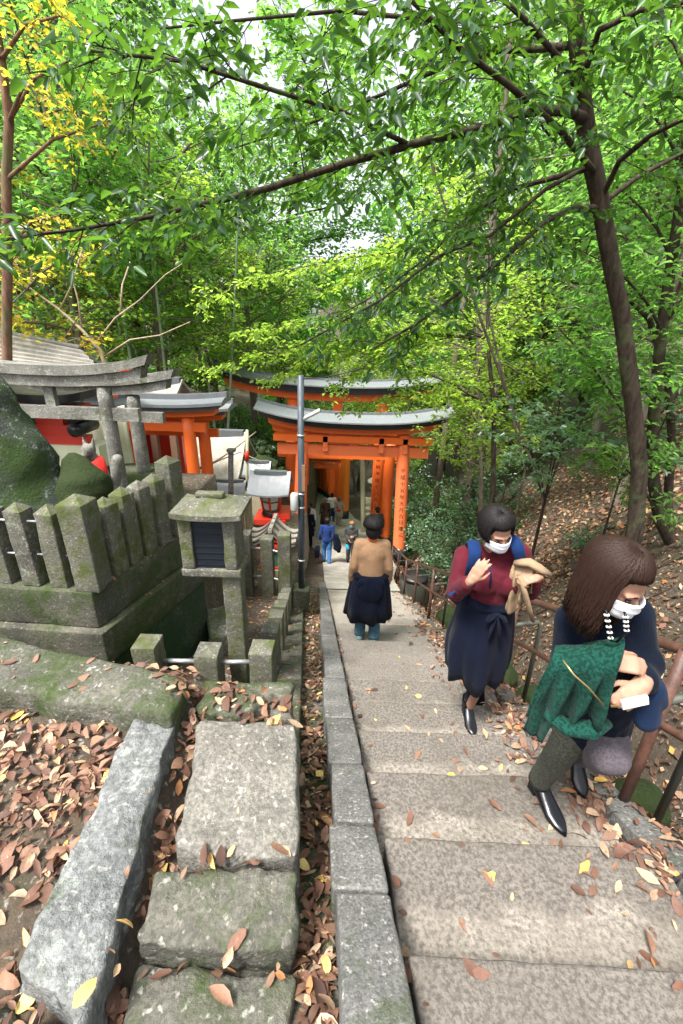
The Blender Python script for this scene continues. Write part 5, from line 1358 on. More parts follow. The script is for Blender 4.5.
# roots and fallen sticks on the bank
rs = random.Random(5); sticks = [((1.28, 3.03, 0), 0)]
for i, (x, y, ang, L_, r_) in enumerate([(2.6, 3.4, 2.9, 1.1, .03), (3.1, 4.0, .3, 1.3, .022), (3.6, 4.9, 2.6, 1.6, .025), (2.4, 4.6, .2, .9, .018), (4.2, 6.0, 2.8, 1.8, .03), (3.0, 5.8, .5, 1.0, .02), (2.7, 2.6, 2.5, .8, .018)]):
    pts = []
    for k in range(9):
        u = k/8-.5; xx_ = x+math.cos(ang)*L_*u; yy_ = y+math.sin(ang)*L_*u+.05*math.sin(k*1.3); pts.append((xx_, yy_, ground(xx_, yy_)+r_*.9+.015*math.sin(k*2.1)))
    mb = MB(); mb.tube(pts, [r_*(1-.08*k) for k in range(9)], 6)
    o = mb.build('stick', M['bark'], label=['thick dark root just beyond the handrail between the two women', 'long stick lying at the foot of the big trunk', 'stick across the bank behind the second woman', 'short stick low on the leafy bank', 'thickest fallen branch high on the bank', 'short twig in the middle of the bank', 'nearest stick beside the ditch'][i], cat='stick', group='sticks on the bank'); recenter(o, pts[4])

# ------------------------------------------------------------------ people
def frame(f, up=(0, 0, 1)):
    f = Vector(f).normalized(); u = Vector(up); s = f.cross(u).normalized(); u = s.cross(f).normalized(); return f, u, s
def rotm(f, u, s): return Matrix((s, f, u)).transposed()   # local x = side, y = forward, z = up
def add_head(mb, c, f, up=(0, 0, 1), k=1.0):
    f, u, s = frame(f, up); Rm = rotm(f, u, s); c = Vector(c)
    mb.ell(c+u*.022*k-f*.008*k, (.074*k, .094*k, .098*k), Rm)
    mb.ell(c-u*.052*k+f*.026*k, (.052*k, .058*k, .062*k), Rm)
    mb.ell(c-u*.02*k+f*.04*k, (.058*k, .052*k, .06*k), Rm)
    mb.cap(c+f*.088*k+u*.008*k, c+f*.106*k-u*.024*k, .008*k, .013*k, 8)
    mb.ell(c-u*.095*k+f*.062*k, (.022*k, .02*k, .018*k), Rm)
    for q in (-1, 1):
        mb.ell(c+s*.077*k*q-u*.012*k-f*.005*k, (.012*k, .02*k, .032*k), Rm)
        mb.cap(c+s*.012*k*q+f*.088*k+u*.022*k, c+s*.045*k*q+f*.074*k+u*.02*k, .009*k, .008*k, 8)
def face_parts(t, body, c, f, up=(0, 0, 1), k=1.0, lips=True):
    f, u, s = frame(f, up); Rm = rotm(f, u, s); c = Vector(c)
    for q in (-1, 1):
        mb = MB(); mb.ell(c+s*.031*k*q+f*.083*k+u*.003*k, (.013*k, .009*k, .006*k), Rm, 10, 6); mb.build('eye', M['eye'], body)
        mb = MB(); mb.cap(c+s*.018*k*q+f*.092*k+u*.024*k, c+s*.045*k*q+f*.078*k+u*.022*k, .004*k, .003*k, 6); mb.build('eyebrow', M['hairblack'], body)
    if lips: mb = MB(); mb.ell(c+f*.088*k-u*.055*k, (.02*k, .008*k, .007*k), Rm, 10, 6); mb.build('lips', M['lip'], body)
def add_hand(mb, w_, d, nrm, thumb, curl=.5, k=1.0, spread=.06, r=.0085):
    """w_ wrist, d hand direction, nrm palm normal (fingers curl towards it), thumb = +1/-1 side"""
    w_ = Vector(w_); d = Vector(d).normalized(); nrm = Vector(nrm); nrm = (nrm-d*nrm.dot(d)).normalized(); lat = d.cross(nrm).normalized()*thumb
    mb.cap(w_-d*.02*k, w_+d*.03*k, .024*k, .024*k, 10)
    for i in range(4):
        off = (1.5-i)*.0195*k; kn = w_+d*(.088-.004*abs(i-1.2))*k+lat*off
        mb.cap(w_+d*.015*k+lat*off*.7, kn, .0145*k, .0115*k, 8)
        L = [(.040, .026, .019), (.045, .029, .021), (.041, .027, .020), (.032, .020, .017)][i]; a = 0; p = kn
        for j, l in enumerate(L):
            a += curl*(.75 if j == 0 else 1.0)*(1+.12*i); dd = (d*math.cos(a)+nrm*math.sin(a)+lat*spread*(1.5-i)).normalized()
            q = p+dd*l*k; mb.cap(p, q, r*k*(1.08-.08*j), r*k*(1.0-.09*j), 8); p = q
    p = w_+d*.03*k+lat*.022*k; dd = (d*.65+lat*.7+nrm*.35).normalized(); q = p+dd*.042*k; mb.cap(p, q, .014*k, .011*k, 8)
    dd2 = (d*.9+lat*.15+nrm*.5).normalized(); q2 = q+dd2*.032*k; mb.cap(q, q2, .0105*k, .0095*k, 8); mb.cap(q2, q2+(dd2+nrm*.3).normalized()*.022*k, .0095*k, .008*k, 8)
def foldfn(amp, sc=9.0, st=(1, 1, .45), seed=0):
    def fn(p):
        q = Vector((p.x*st[0], p.y*st[1], p.z*st[2]))*sc
        return amp*(noise.noise(q+Vector((seed, 0, 0)))+.5*noise.noise(q*2.3+Vector((0, seed, 0))))
    return fn
def crease(amp, sc=9, st=(1, 1, .45), seed=0):
    def fn(p):
        q = Vector((p.x*st[0], p.y*st[1], p.z*st[2]))*sc
        return amp*(1-2.2*abs(noise.noise(q+Vector((seed, 0, 0))))+.35*noise.noise(q*2.7))
    return fn
def hair(t, c, f, up, col, length, nst=420, k=1.0, gap=55, seed=0, thick=.0055, lean=(0, 0, 0), part=.0, bang=.0, flare=.0, cap=True):
    """cap of hair plus many locks that follow the skull and hang down"""
    f, u, s = frame(f, up); Rm = rotm(f, u, s); c = Vector(c); rr = random.Random(seed); g = Vector((0, 0, -1))
    mb = MB()
    if cap:
        mb.ell(c+u*.034*k-f*.022*k, (.084*k, .098*k, .098*k), Rm, 24, 16)
        mb.ell(c-u*.02*k-f*.052*k, (.078*k, .062*k, .085*k), Rm, 20, 12)
    for i in range(nst):
        jr = rr.uniform(1.0, 1.055)
        a = rr.uniform(gap, 360-gap) if rr.random() > bang else rr.uniform(-gap, gap)
        isb = abs(((a+180) % 360)-180) < gap; ar = R(a)
        hd = f*math.cos(ar)+s*math.sin(ar)
        st = rr.uniform(.05, .9); pts = []
        ll = (length*rr.uniform(.85, 1.1)) if not isb else rr.uniform(.0, .012)
        base = c+u*.03*k-f*.012*k
        for j in range(6):
            th = (st*(.5)+(1.45-st*.5)*j/5) if not isb else (.1+st*.4+(1.0-st*.4)*j/5)
            ry = .100 if math.cos(ar) > 0 else .118
            rad = 1/math.sqrt((math.cos(ar)/ry)**2+(math.sin(ar)/.092)**2)
            pts.append(base+hd*math.sin(th)*rad*k*jr+u*math.cos(th)*.106*k*jr)
        last = pts[-1]; n2 = 5
        if ll > .02:
            for j in range(1, n2+1):
                v = j/n2; dd = (g*.85+(-u)*.15).normalized()
                pts.append(last+dd*ll*v+hd*(flare*v*v - .022*v*v)*k+Vector(lean)*v*ll+Vector((rr.gauss(0, .0012), rr.gauss(0, .0012), 0))*j)
        n_ = len(pts); rd = [thick*(.8+.5*math.sin(math.pi*min(1, (j+1)/n_)))*(1 if j < n_-2 else .6) for j in range(n_)]
        mb.tube(pts, rd, 5)
    return mb.build('hair', M[col], t)
def skirt(rings, nf=14, amp=.03, n=72, hem=.0, seed=0, hemk=7):
    """rings: (centre, rx, ry, fold strength 0..1)"""
    mb = MB(); out = []
    for c, rx_, ry_, fs_ in rings:
        ring = []
        for i in range(n):
            a = 2*math.pi*i/n; w_ = math.sin(nf*a+seed+1.2*math.sin(2*a+seed))+.4*math.sin(nf*1.7*a+seed*2)
            m_ = 1+amp*fs_*w_/max(rx_, .1)*.6
            z = c[2]+(hem*fs_*fs_*math.sin(hemk*a+seed) if fs_ > .95 else 0)
            ring.append(Vector((c[0]+rx_*m_*math.cos(a), c[1]+ry_*m_*math.sin(a), z)))
        out.append(ring)
    mb.loft(out, caps=False); return mb
def solid(o, th=.006):
    s = o.modifiers.new('s', 'SOLIDIFY'); s.thickness = th; s.offset = -1; return o
def shoe(t, heel, toe, mat, k=1.0, pointed=True, heelh=.045, shaft=.09, name='shoe'):
    heel, toe = Vector(heel), Vector(toe); d = (toe-heel); L = d.length; d.normalize(); s = d.cross(Vector((0, 0, 1))).normalized(); u = s.cross(d)
    mb = MB(); rings = []
    for v, wd, h in ((-.02, .026, .058), (.05, .034, .075), (.25, .038, .080), (.45, .040, .062), (.65, .045, .045), (.82, .036, .034), (.93, .020 if pointed else .032, .026), (1.0, .006 if pointed else .018, .014)):
        c = heel+d*L*v+u*(heelh*(1-min(1, v*1.7))+.003); rings.append([c+s*wd*k*math.cos(a)+u*(h*k*(.5+.5*math.sin(a))) for a in [2*math.pi*i/16 for i in range(16)]])
    mb.loft(rings); c = heel+d*L*.12+u*heelh
    if shaft: mb.tube([c+u*.03, c+Vector((0, 0, shaft)), ], [.042*k, .046*k], 14)
    o = mb.build(name, mat, t)
    mb = MB(); mb.box(heel+d*L*.08+u*heelh*.5, (.045*k, .05*k, max(.012, heelh)), rotm(d, u, s)); mb.build('heel', mat, o)
    return o
def mask_mesh(t, c, f, up, mat, k=1.0):
    f, u, s = frame(f, up); c = Vector(c); mb = MB(); nx, nz = 12, 8; vs = []
    for j in range(nz+1):
        for i in range(nx+1):
            a = (i/nx-.5)*2.1; v = j/nz-.5
            rad = .080+.024*math.cos(a)*(1-1.6*v*v)+.006*math.cos(a*3)
            vs.append(c-u*.036*k-f*.0*k+(f*math.cos(a)*(rad+.012)+s*math.sin(a)*.083)*k+u*v*(.092-.030*abs(a))*k*1.0+f*.004*math.sin(v*18)*k)
    fs = [(j*(nx+1)+i, j*(nx+1)+i+1, (j+1)*(nx+1)+i+1, (j+1)*(nx+1)+i) for j in range(nz) for i in range(nx)]
    mb.add(vs, fs, True); o = mb.build('mask', M[mat], t); solid(o, .003)
    mb = MB()
    for q in (-1, 1):
        e = c+(s*.085*q-u*.01)*k
        mb2 = MB(); mb2.tube([c+(s*.072*q+f*.048-u*.012)*k, e+(f*.01+u*.01)*k, e-f*.02*k], .0016*k, 5); mb2.build('ear_loop', M[mat], o)
    return o
def arm(mb, sh, el, wr, r=(.062, .046, .036), n=14): mb.cap(sh, el, r[0], r[1], n); mb.cap(el, wr, r[1]*.98, r[2], n)

def leg_tube(hip, kn, an, r0, r1, r2, amp=.006, seed=0, n=30):
    hip, kn, an = Vector(hip), Vector(kn), Vector(an); c = []
    for i in range(23):
        v = i/22; b = (hip*(1-v)**2+kn*2*v*(1-v)+an*v*v); l = hip.lerp(kn, v*2) if v < .5 else kn.lerp(an, v*2-1); c.append((b*.35+l*.65, (r0+(r1-r0)*v*2) if v < .5 else r1+(r2-r1)*(v*2-1)))
    mb = MB(); mb.tube([p for p, r in c], [r for p, r in c], n)
    mid = (hip+an)/2
    for i, v in enumerate(mb.v):
        p = Vector(v); k_ = min(22, i//n); ax = c[k_][0]; d = (p-ax)
        if d.length > 1e-5: d.normalize()
        q = Vector((p.x*9, p.y*9, p.z*6.5)); s_ = 1-2.4*abs(noise.noise(q+Vector((seed, 0, 0))))+.5*noise.noise(q*2.6)
        mb.v[i] = p+d*amp*s_*(1.0 if k_ < 21 else .4)
    return mb
def drape(p0, p1, r, length, down, front, nf=3.2, amp=.022, seed=0, spread=.0, back=.6, nu=70, nv=44):
    """cloth laid over a forearm p0-p1: hangs in front with folds that deepen towards the hem, and behind"""
    p0, p1 = Vector(p0), Vector(p1); ax = (p1-p0); L = ax.length; axn = ax.normalized(); down = Vector(down).normalized(); front = Vector(front); front = (front-axn*front.dot(axn)).normalized(); rs = random.Random(seed); ph = [rs.uniform(0, 6) for _ in range(6)]
    V = []; 
    for j in range(nv+1):
        t_ = j/nv*2-1    # -1 back hem, 0 top of arm, 1 front hem
        for i in range(nu+1):
            u = i/nu; ln = length(u)*(1 if t_ > 0 else back); s_ = abs(t_)
            if s_ < .22: a = s_/.22*math.pi/2; off = front*math.sin(a)*r*(1 if t_ > 0 else -1)-down*math.cos(a)*r; hang = 0
            else: hang = (s_-.22)/.78; off = front*r*(1 if t_ > 0 else -1)+down*hang*ln
            g_ = min(1, hang*1.6+.12)
            f1 = math.sin(2*math.pi*nf*u+ph[0]+1.3*hang+.8*math.sin(3*u+ph[1])); f2 = math.sin(2*math.pi*nf*2.3*u+ph[2]-1.7*hang)
            f1 = (abs(f1)**.7)*(1 if f1 > 0 else -1)
            fo = (f1+.4*f2)*amp*g_*(1 if t_ > 0 else .5)
            cin = -.5*r*hang*hang if t_ > 0 else .9*r*hang
            p = p0+ax*(u+(u-.5)*spread*hang)+off+front*(fo+cin)+axn*.4*amp*g_*math.sin(2*math.pi*nf*u+ph[3]+2*hang)
            p += front*.008*noise.noise(p*16)+down*.010*noise.noise(p*9+Vector((4, 4, 4)))
            V.append(p)
    mb = MB(); mb.add(V, [(j*(nu+1)+i, j*(nu+1)+i+1, (j+1)*(nu+1)+i+1, (j+1)*(nu+1)+i) for j in range(nv) for i in range(nu)], True); return mb
# ===== woman in a maroon knit top
t = thing('person', 'woman in maroon top and long navy skirt, hand on chest, beige coat on her arm', 'person', (.94, 2.24, -.874))
hc = Vector((0.85, 2.15, 0.67)); f_ = (.26, -.86, -.42); up_ = (-.06, -.30, 1)
shl_, shr_ = Vector((0.73, 2.22, 0.46)), Vector((1.04, 2.22, 0.49)); ell_, elr_ = Vector((0.69, 2.16, 0.25)), Vector((1.12, 2.16, 0.28)); wrl, wrr = Vector((0.71, 2, 0.43)), Vector((1.08, 2.04, 0.44))
nk = Vector((0.89, 2.22, 0.51)); ch = Vector((0.91, 2.23, 0.35)); wa = Vector((0.92, 2.25, 0.14)); hp = Vector((0.93, 2.27, -0.04))
an1, an2 = Vector((.955, 2.30, -.80)), Vector((1.14, 2.62, -.93)); kn1, kn2 = Vector((.96, 2.20, -.40)), Vector((1.08, 2.34, -.42))
mb = MB(); add_head(mb, hc, f_, up_, .97); mb.cap(nk-Vector((0, -.01, .05)), hc-Vector((0, -.02, .05)), .055, .05)
mb.ell(ch, (.13, .085, .15)); mb.cap(ch, hp, .10, .11); mb.cap(shl_, shr_, .05, .05)
arm(mb, shl_, ell_, wrl, (.045, .036, .026)); arm(mb, shr_, elr_, wrr, (.045, .036, .026))
add_hand(mb, wrl, Vector((.35, -.12, .93)), Vector((.55, .75, -.1)), -1, .22, .86); add_hand(mb, wrr, Vector((-.96, -.25, -.05)), Vector((.05, .3, -1)), -1, 1.0, .86, .02)
for h_, k_, a_ in ((hp-Vector((.07, 0, 0)), kn1, an1), (hp+Vector((.07, 0, 0)), kn2, an2)): mb.cap(h_, k_, .075, .05); mb.cap(k_, a_, .05, .034)
body = link('body', remesh(mb, .0065, 1), M['skin'], t); face_parts(t, body, hc, f_, up_, .97, False)
mb = MB(); mb.ell(ch+Vector((0, 0, -.01)), (.165, .115, .165)); mb.cap(shl_+Vector((.01, 0, 0)), shr_-Vector((.01, 0, 0)), .062, .062)
for q in (-1, 1): mb.ell(ch+Vector((.068*q, -.088, -.02)), (.076, .062, .075))
mb.cap(ch, wa, .135, .125); mb.cap(nk-Vector((0, -.005, .03)), nk.lerp(hc, .45), .062, .055)
arm(mb, shl_, ell_, wrl.lerp(ell_, .18), (.064, .055, .040)); arm(mb, shr_, elr_, wrr.lerp(elr_, .25), (.064, .055, .040))
link('knit_top', remesh(mb, .009, 4, crease(.0045, 10, (.6, 1, 1.3), 3)), M['maroon'], t)
mb = skirt([((wa.x+.01, wa.y, wa.z+.055), .150, .125, .1), ((wa.x, wa.y, wa.z-.0), .158, .13, .2), ((hp.x, hp.y, hp.z), .180, .15, .35), ((hp.x-.01, hp.y-.01, hp.z-.12), .196, .16, .5), ((hp.x-.005, hp.y-.01, hp.z-.24), .196, .16, .7), ((hp.x+.0, hp.y-.01, hp.z-.34), .178, .155, .9), ((hp.x-.01, hp.y, hp.z-.43), .152, .145, 1.0)], 7, .045, 120, .035, 1.2, 5)
o = solid(mb.build('skirt', M['navy'], t)); 
mb = MB(); mb.tube([wa+Vector((.154*math.cos(a), .128*math.sin(a)-.003, .012+.006*math.sin(3*a))) for a in [2*math.pi*i/40 for i in range(41)]], .016, 8); sb = mb.build('sash', M['navy'], o)
mb = MB()
for dx, dz in ((-.03, -.15), (.035, -.17), (-.06, -.03), (.06, -.035)): mb2 = MB(); mb2.tube([wa+Vector((.01, -.145, .01)), wa+Vector((.01+dx*.6, -.168, dz*.45+.01)), wa+Vector((.01+dx, -.175, dz))], [.012, .022, .014], 8, squash=.4); mb2.build('sash_end', M['navy'], sb)
# vest shadowing the left flank and the backpack
mb = MB(); mb.cap(ch+Vector((-.08, .13, -.03)), ch+Vector((.08, .13, -.03)), .13, .13); mb.cap(ch+Vector((-.07, .14, -.22)), ch+Vector((.07, .14, -.22)), .13, .13); bp = link('backpack', remesh(mb, .014, 4, foldfn(.01)), M['navy'], t)
for (p0, p1, p2, p3) in (((0.76, 2.25, 0.51), (0.74, 2.15, 0.59), (0.74, 2.09, 0.53), (0.73, 2.1, 0.39)), ((1.01, 2.25, 0.55), (0.95, 2.15, 0.63), (0.98, 2.1, 0.56), (1.05, 2.14, 0.41))):
    mb = MB(); mb.tube([p0, p1, Vector(p1).lerp(Vector(p2), .5)+Vector((0, -.02, 0)), p2, p3], [.034, .036, .036, .034, .026], 10, squash=.35); mb.build('strap', M['strap'], bp)
mb = MB(); mb.tube([(0.82, 2.07, 0.5), (0.84, 2.07, 0.43), (0.85, 2.08, 0.34)], .010, 8, squash=.4); mb.build('strap_end', M['strap'], bp)
mb = MB(); mb.tube([(0.72, 2.12, 0.29), (0.66, 2.08, 0.31), (0.62, 2.06, 0.29)], .010, 8, squash=.5); mb.build('strap_end', M['strap'], bp)
hair(t, hc, f_, up_, 'hairblack', .07, 1700, .96, 50, 3, .0030, bang=.3, flare=.0)
mask_mesh(t, hc, f_, up_, 'mask', .97)
shoe(t, (.945, 2.33, -.872), (.950, 2.11, -.872), M['leather'], .95, shaft=.12, name='ankle_boot'); shoe(t, (1.13, 2.66, -.97), (1.15, 2.50, -1.08), M['leather'], .95, shaft=.10, name='ankle_boot')
mb = MB(); mb.cap(kn1, an1+Vector((0, 0, .06)), .054, .043); mb.build('stocking', M['navy'], t)
mb = MB(); mb.cap(kn2, an2+Vector((0, 0, .06)), .054, .043); mb.build('stocking', M['navy'], t)
tc = thing('folded_coat', 'beige coat folded over the forearm of the woman in maroon', 'coat', (1.01, 2, 0.38))
mb = drape((0.99, 2.15, 0.41), (1.08, 2.08, 0.44), .047, lambda u: .15+.10*math.sin(4.2*u+.3)+.05*u, (.05, .0, -1), (-.1, -1, .1), 2.3, .020, 5, .25, .7)
cc = solid(mb.build('coat_cloth', M['beige'], tc), .005)
mb = MB(); mb.tube([(0.98, 2.11, 0.49), (1.03, 2.06, 0.52), (1.09, 2.05, 0.49), (1.16, 2.06, 0.45)], [.030, .036, .030, .016], 14, squash=.6)
for i, v in enumerate(mb.v): mb.v[i] = Vector(v)*1+Vector((0, 0, .008*noise.noise(Vector(v)*22)))
mb.build('coat_sleeve', M['beige'], cc)
mb = MB(); mb.tube([(0.98, 2.03, 0.45), (1.02, 2.02, 0.36), (1.07, 2.03, 0.25), (1.12, 2.05, 0.15)], [.022, .027, .026, .020], 14, squash=.55); mb.build('coat_sleeve', M['beige'], cc)

# ===== woman in navy with the green coat
t = thing('person', 'brown haired woman in navy knit, head bowed, carrying a green coat, tweed trousers', 'person', (1.05, 1.36, -.437))
hc = Vector((0.85, 1.16, 0.97)); f_ = (.44, -.74, -.42); up_ = (.12, -.30, 1)
nk = Vector((0.9, 1.24, 0.81)); shl_, shr_ = Vector((0.85, 1.29, 0.71)), Vector((1.01, 1.22, 0.79)); ch = Vector((0.97, 1.25, 0.64)); wa = Vector((1.06, 1.33, 0.35)); hp = Vector((1.11, 1.37, 0.13))
ell_, elr_ = Vector((0.83, 1.22, 0.54)), Vector((1.05, 1.17, 0.61)); wrl, wrr = Vector((0.86, 1.07, 0.72)), Vector((0.95, 1.03, 0.67))
kn1, an1 = Vector((0.99, 1.31, 0.07)), Vector((1.0, 1.43, -.345)); kn2, an2 = Vector((1.06, 1.17, 0.17)), Vector((1.23, 1.57, -.30))
mb = MB(); add_head(mb, hc, f_, up_, .92); mb.cap(nk-Vector((0, -.02, .04)), hc-Vector((.01, -.03, .04)), .052, .048)
mb.ell(ch, (.13, .09, .16)); mb.cap(ch, hp, .10, .11); mb.cap(shl_, shr_, .05, .05)
arm(mb, shl_, ell_, wrl, (.045, .036, .026)); arm(mb, shr_, elr_, wrr, (.045, .036, .026))
add_hand(mb, wrl, Vector((.93, -.3, .15)), Vector((.1, .5, -.9)), 1, .75, .80, .02, r=.0078); add_hand(mb, wrr, Vector((-.80, -.42, -.35)), Vector((-.2, .4, -.85)), -1, .85, .84, .03, r=.0078)
for h_, k_, a_ in ((hp-Vector((.07, 0, 0)), kn1, an1), (hp+Vector((.07, 0, 0)), kn2, an2)): mb.cap(h_, k_, .045, .034); mb.cap(k_, a_, .034, .03)
body = link('body', remesh(mb, .006, 1), M['skin'], t); face_parts(t, body, hc, f_, up_, .92, False)
mb = MB(); mb.ell(ch, (.138, .11, .16)); mb.cap(shl_, shr_, .056, .056); mb.cap(ch, wa, .122, .12); mb.cap(wa, hp, .13, .14); mb.cap(nk+Vector((0, .02, -.03)), nk+Vector((0, .0, .02)), .07, .058)
for q in (-1, 1): mb.ell(ch+Vector((.065*q, -.085, -.0)), (.07, .058, .07))
arm(mb, shl_, ell_, wrl.lerp(ell_, .15), (.058, .050, .038)); arm(mb, shr_, elr_, wrr.lerp(elr_, .2), (.058, .050, .040))
link('knit_top', remesh(mb, .008, 4, crease(.008, 9, (1, 1, .8), 8)), M['navyknit'], t)
for nm, k_, a_, hh, mt, rr_ in (('trouser_leg', kn1, an1, hp-Vector((.06, 0, .0)), 'tweed', (.078, .060, .047)), ('trouser_leg', kn2, an2, hp+Vector((.06, 0, .0)), 'mauve', (.09, .080, .050))):
    leg_tube(hh, k_, a_.lerp(k_, .04), *rr_, .007, 3).build(nm, M[mt], t) if mt == 'tweed' else link(nm, remesh((lambda b: (b.cap(hh, k_, .085, .068), b.cap(k_, a_.lerp(k_, .08), .066, .05))[0])(MB()), .007, 4, crease(.008, 9, (1, 1, .8), 6)), M[mt], t)
shoe(t, (1.005, 1.47, -.436), (1.065, 1.235, -.436), M['leather'], 1.0, heelh=.04, shaft=.07, name='ankle_boot'); shoe(t, (1.235, 1.61, -.36), (1.235, 1.41, -.432), M['leather'], .95, heelh=.04, shaft=.06, name='ankle_boot')
hair(t, hc, f_, up_, 'hairbrown', .20, 2600, .91, 50, 9, .0028, lean=(-.10, .02, 0), bang=.3, flare=.0)
mask_mesh(t, hc, f_, up_, 'mask', .92)
nl_ = MB(); q1, q2 = Vector((0.78, 1.05, 0.92)), Vector((0.83, 1.06, 0.81)); q3, q4 = Vector((0.83, 1.04, 0.92)), Vector((0.86, 1.05, 0.85))
nl_.tube([nk+Vector((-.03, -.02, .02)), q1, q2, q2.lerp(q4, .5)+Vector((0, .0, -.02)), q4, q3, nk+Vector((.05, -.02, .02))], .004, 6); nc = nl_.build('necklace', M['leather'], t)
for p0, p1, n_ in ((q1, q2, 5), (q3, q4, 4)):
    for i in range(n_):
        mb = MB(); p = p0.lerp(p1, (i+.5)/n_); mb.box(p, (.014, .006, .005)); mb.build('bead', M['white'], nc)
tc = thing('draped_coat', 'mottled green coat with a brass zip draped over the arm of the brown haired woman', 'coat', (0.79, 1, 0.48))
mb = drape((0.73, 1.16, 0.62), (0.88, 1.07, 0.74), .060, lambda u: .285+.035*math.sin(6*u+.6)-.035*u, (-.03, .02, -1), (-.15, -1, .25), 2.6, .026, 11, .10, .85)
cc = solid(mb.build('coat_cloth', M['greencoat'], tc), .006)
mb = MB(); mb.tube([(0.72, 1.1, 0.47), (0.78, 1.06, 0.45), (0.85, 1.04, 0.46), (0.91, 1.06, 0.48)], [.022, .036, .036, .022], 16, squash=.7)
for i, v in enumerate(mb.v): mb.v[i] = Vector(v)+Vector((0, .008*noise.noise(Vector(v)*20), .012*noise.noise(Vector(v)*14)))
mb.build('coat_sleeve', M['greencoat'], cc)
mb = MB(); mb.tube([(0.71, 1.07, 0.72), (0.73, 1.03, 0.7), (0.78, 1.02, 0.66), (0.83, 1, 0.61)], .0028, 6); mb.build('zip', M['gold'], cc)
mb = MB(); mb.box((0.86, 1, 0.61), (.018, .004, .006)); mb.build('zip_pull', M['gold'], cc)
mb = MB()
mb.cap((1.02, 1.08, 0.59), (1.05, 1.08, 0.48), .036, .042); mb.cap((1.03, 1.08, 0.62), (1.06, 1.08, 0.56), .03, .03)
o = link('handbag', remesh(mb, .008, 3, crease(.007, 14)), M['denim'], None, label='blue denim bag hanging beside the hip of the brown haired woman', cat='bag')
recenter(o, (1.05, 1.08, 0.49))
mb = MB(); mb.box((0.9, 0.98, 0.65), (.075, .012, .03), Matrix.Rotation(-.35, 3, 'Y')); o = mb.build('folded_paper', M['white'], label='small folded white paper held in the hand of the brown haired woman', cat='paper'); recenter(o, (0.9, 0.98, 0.65))

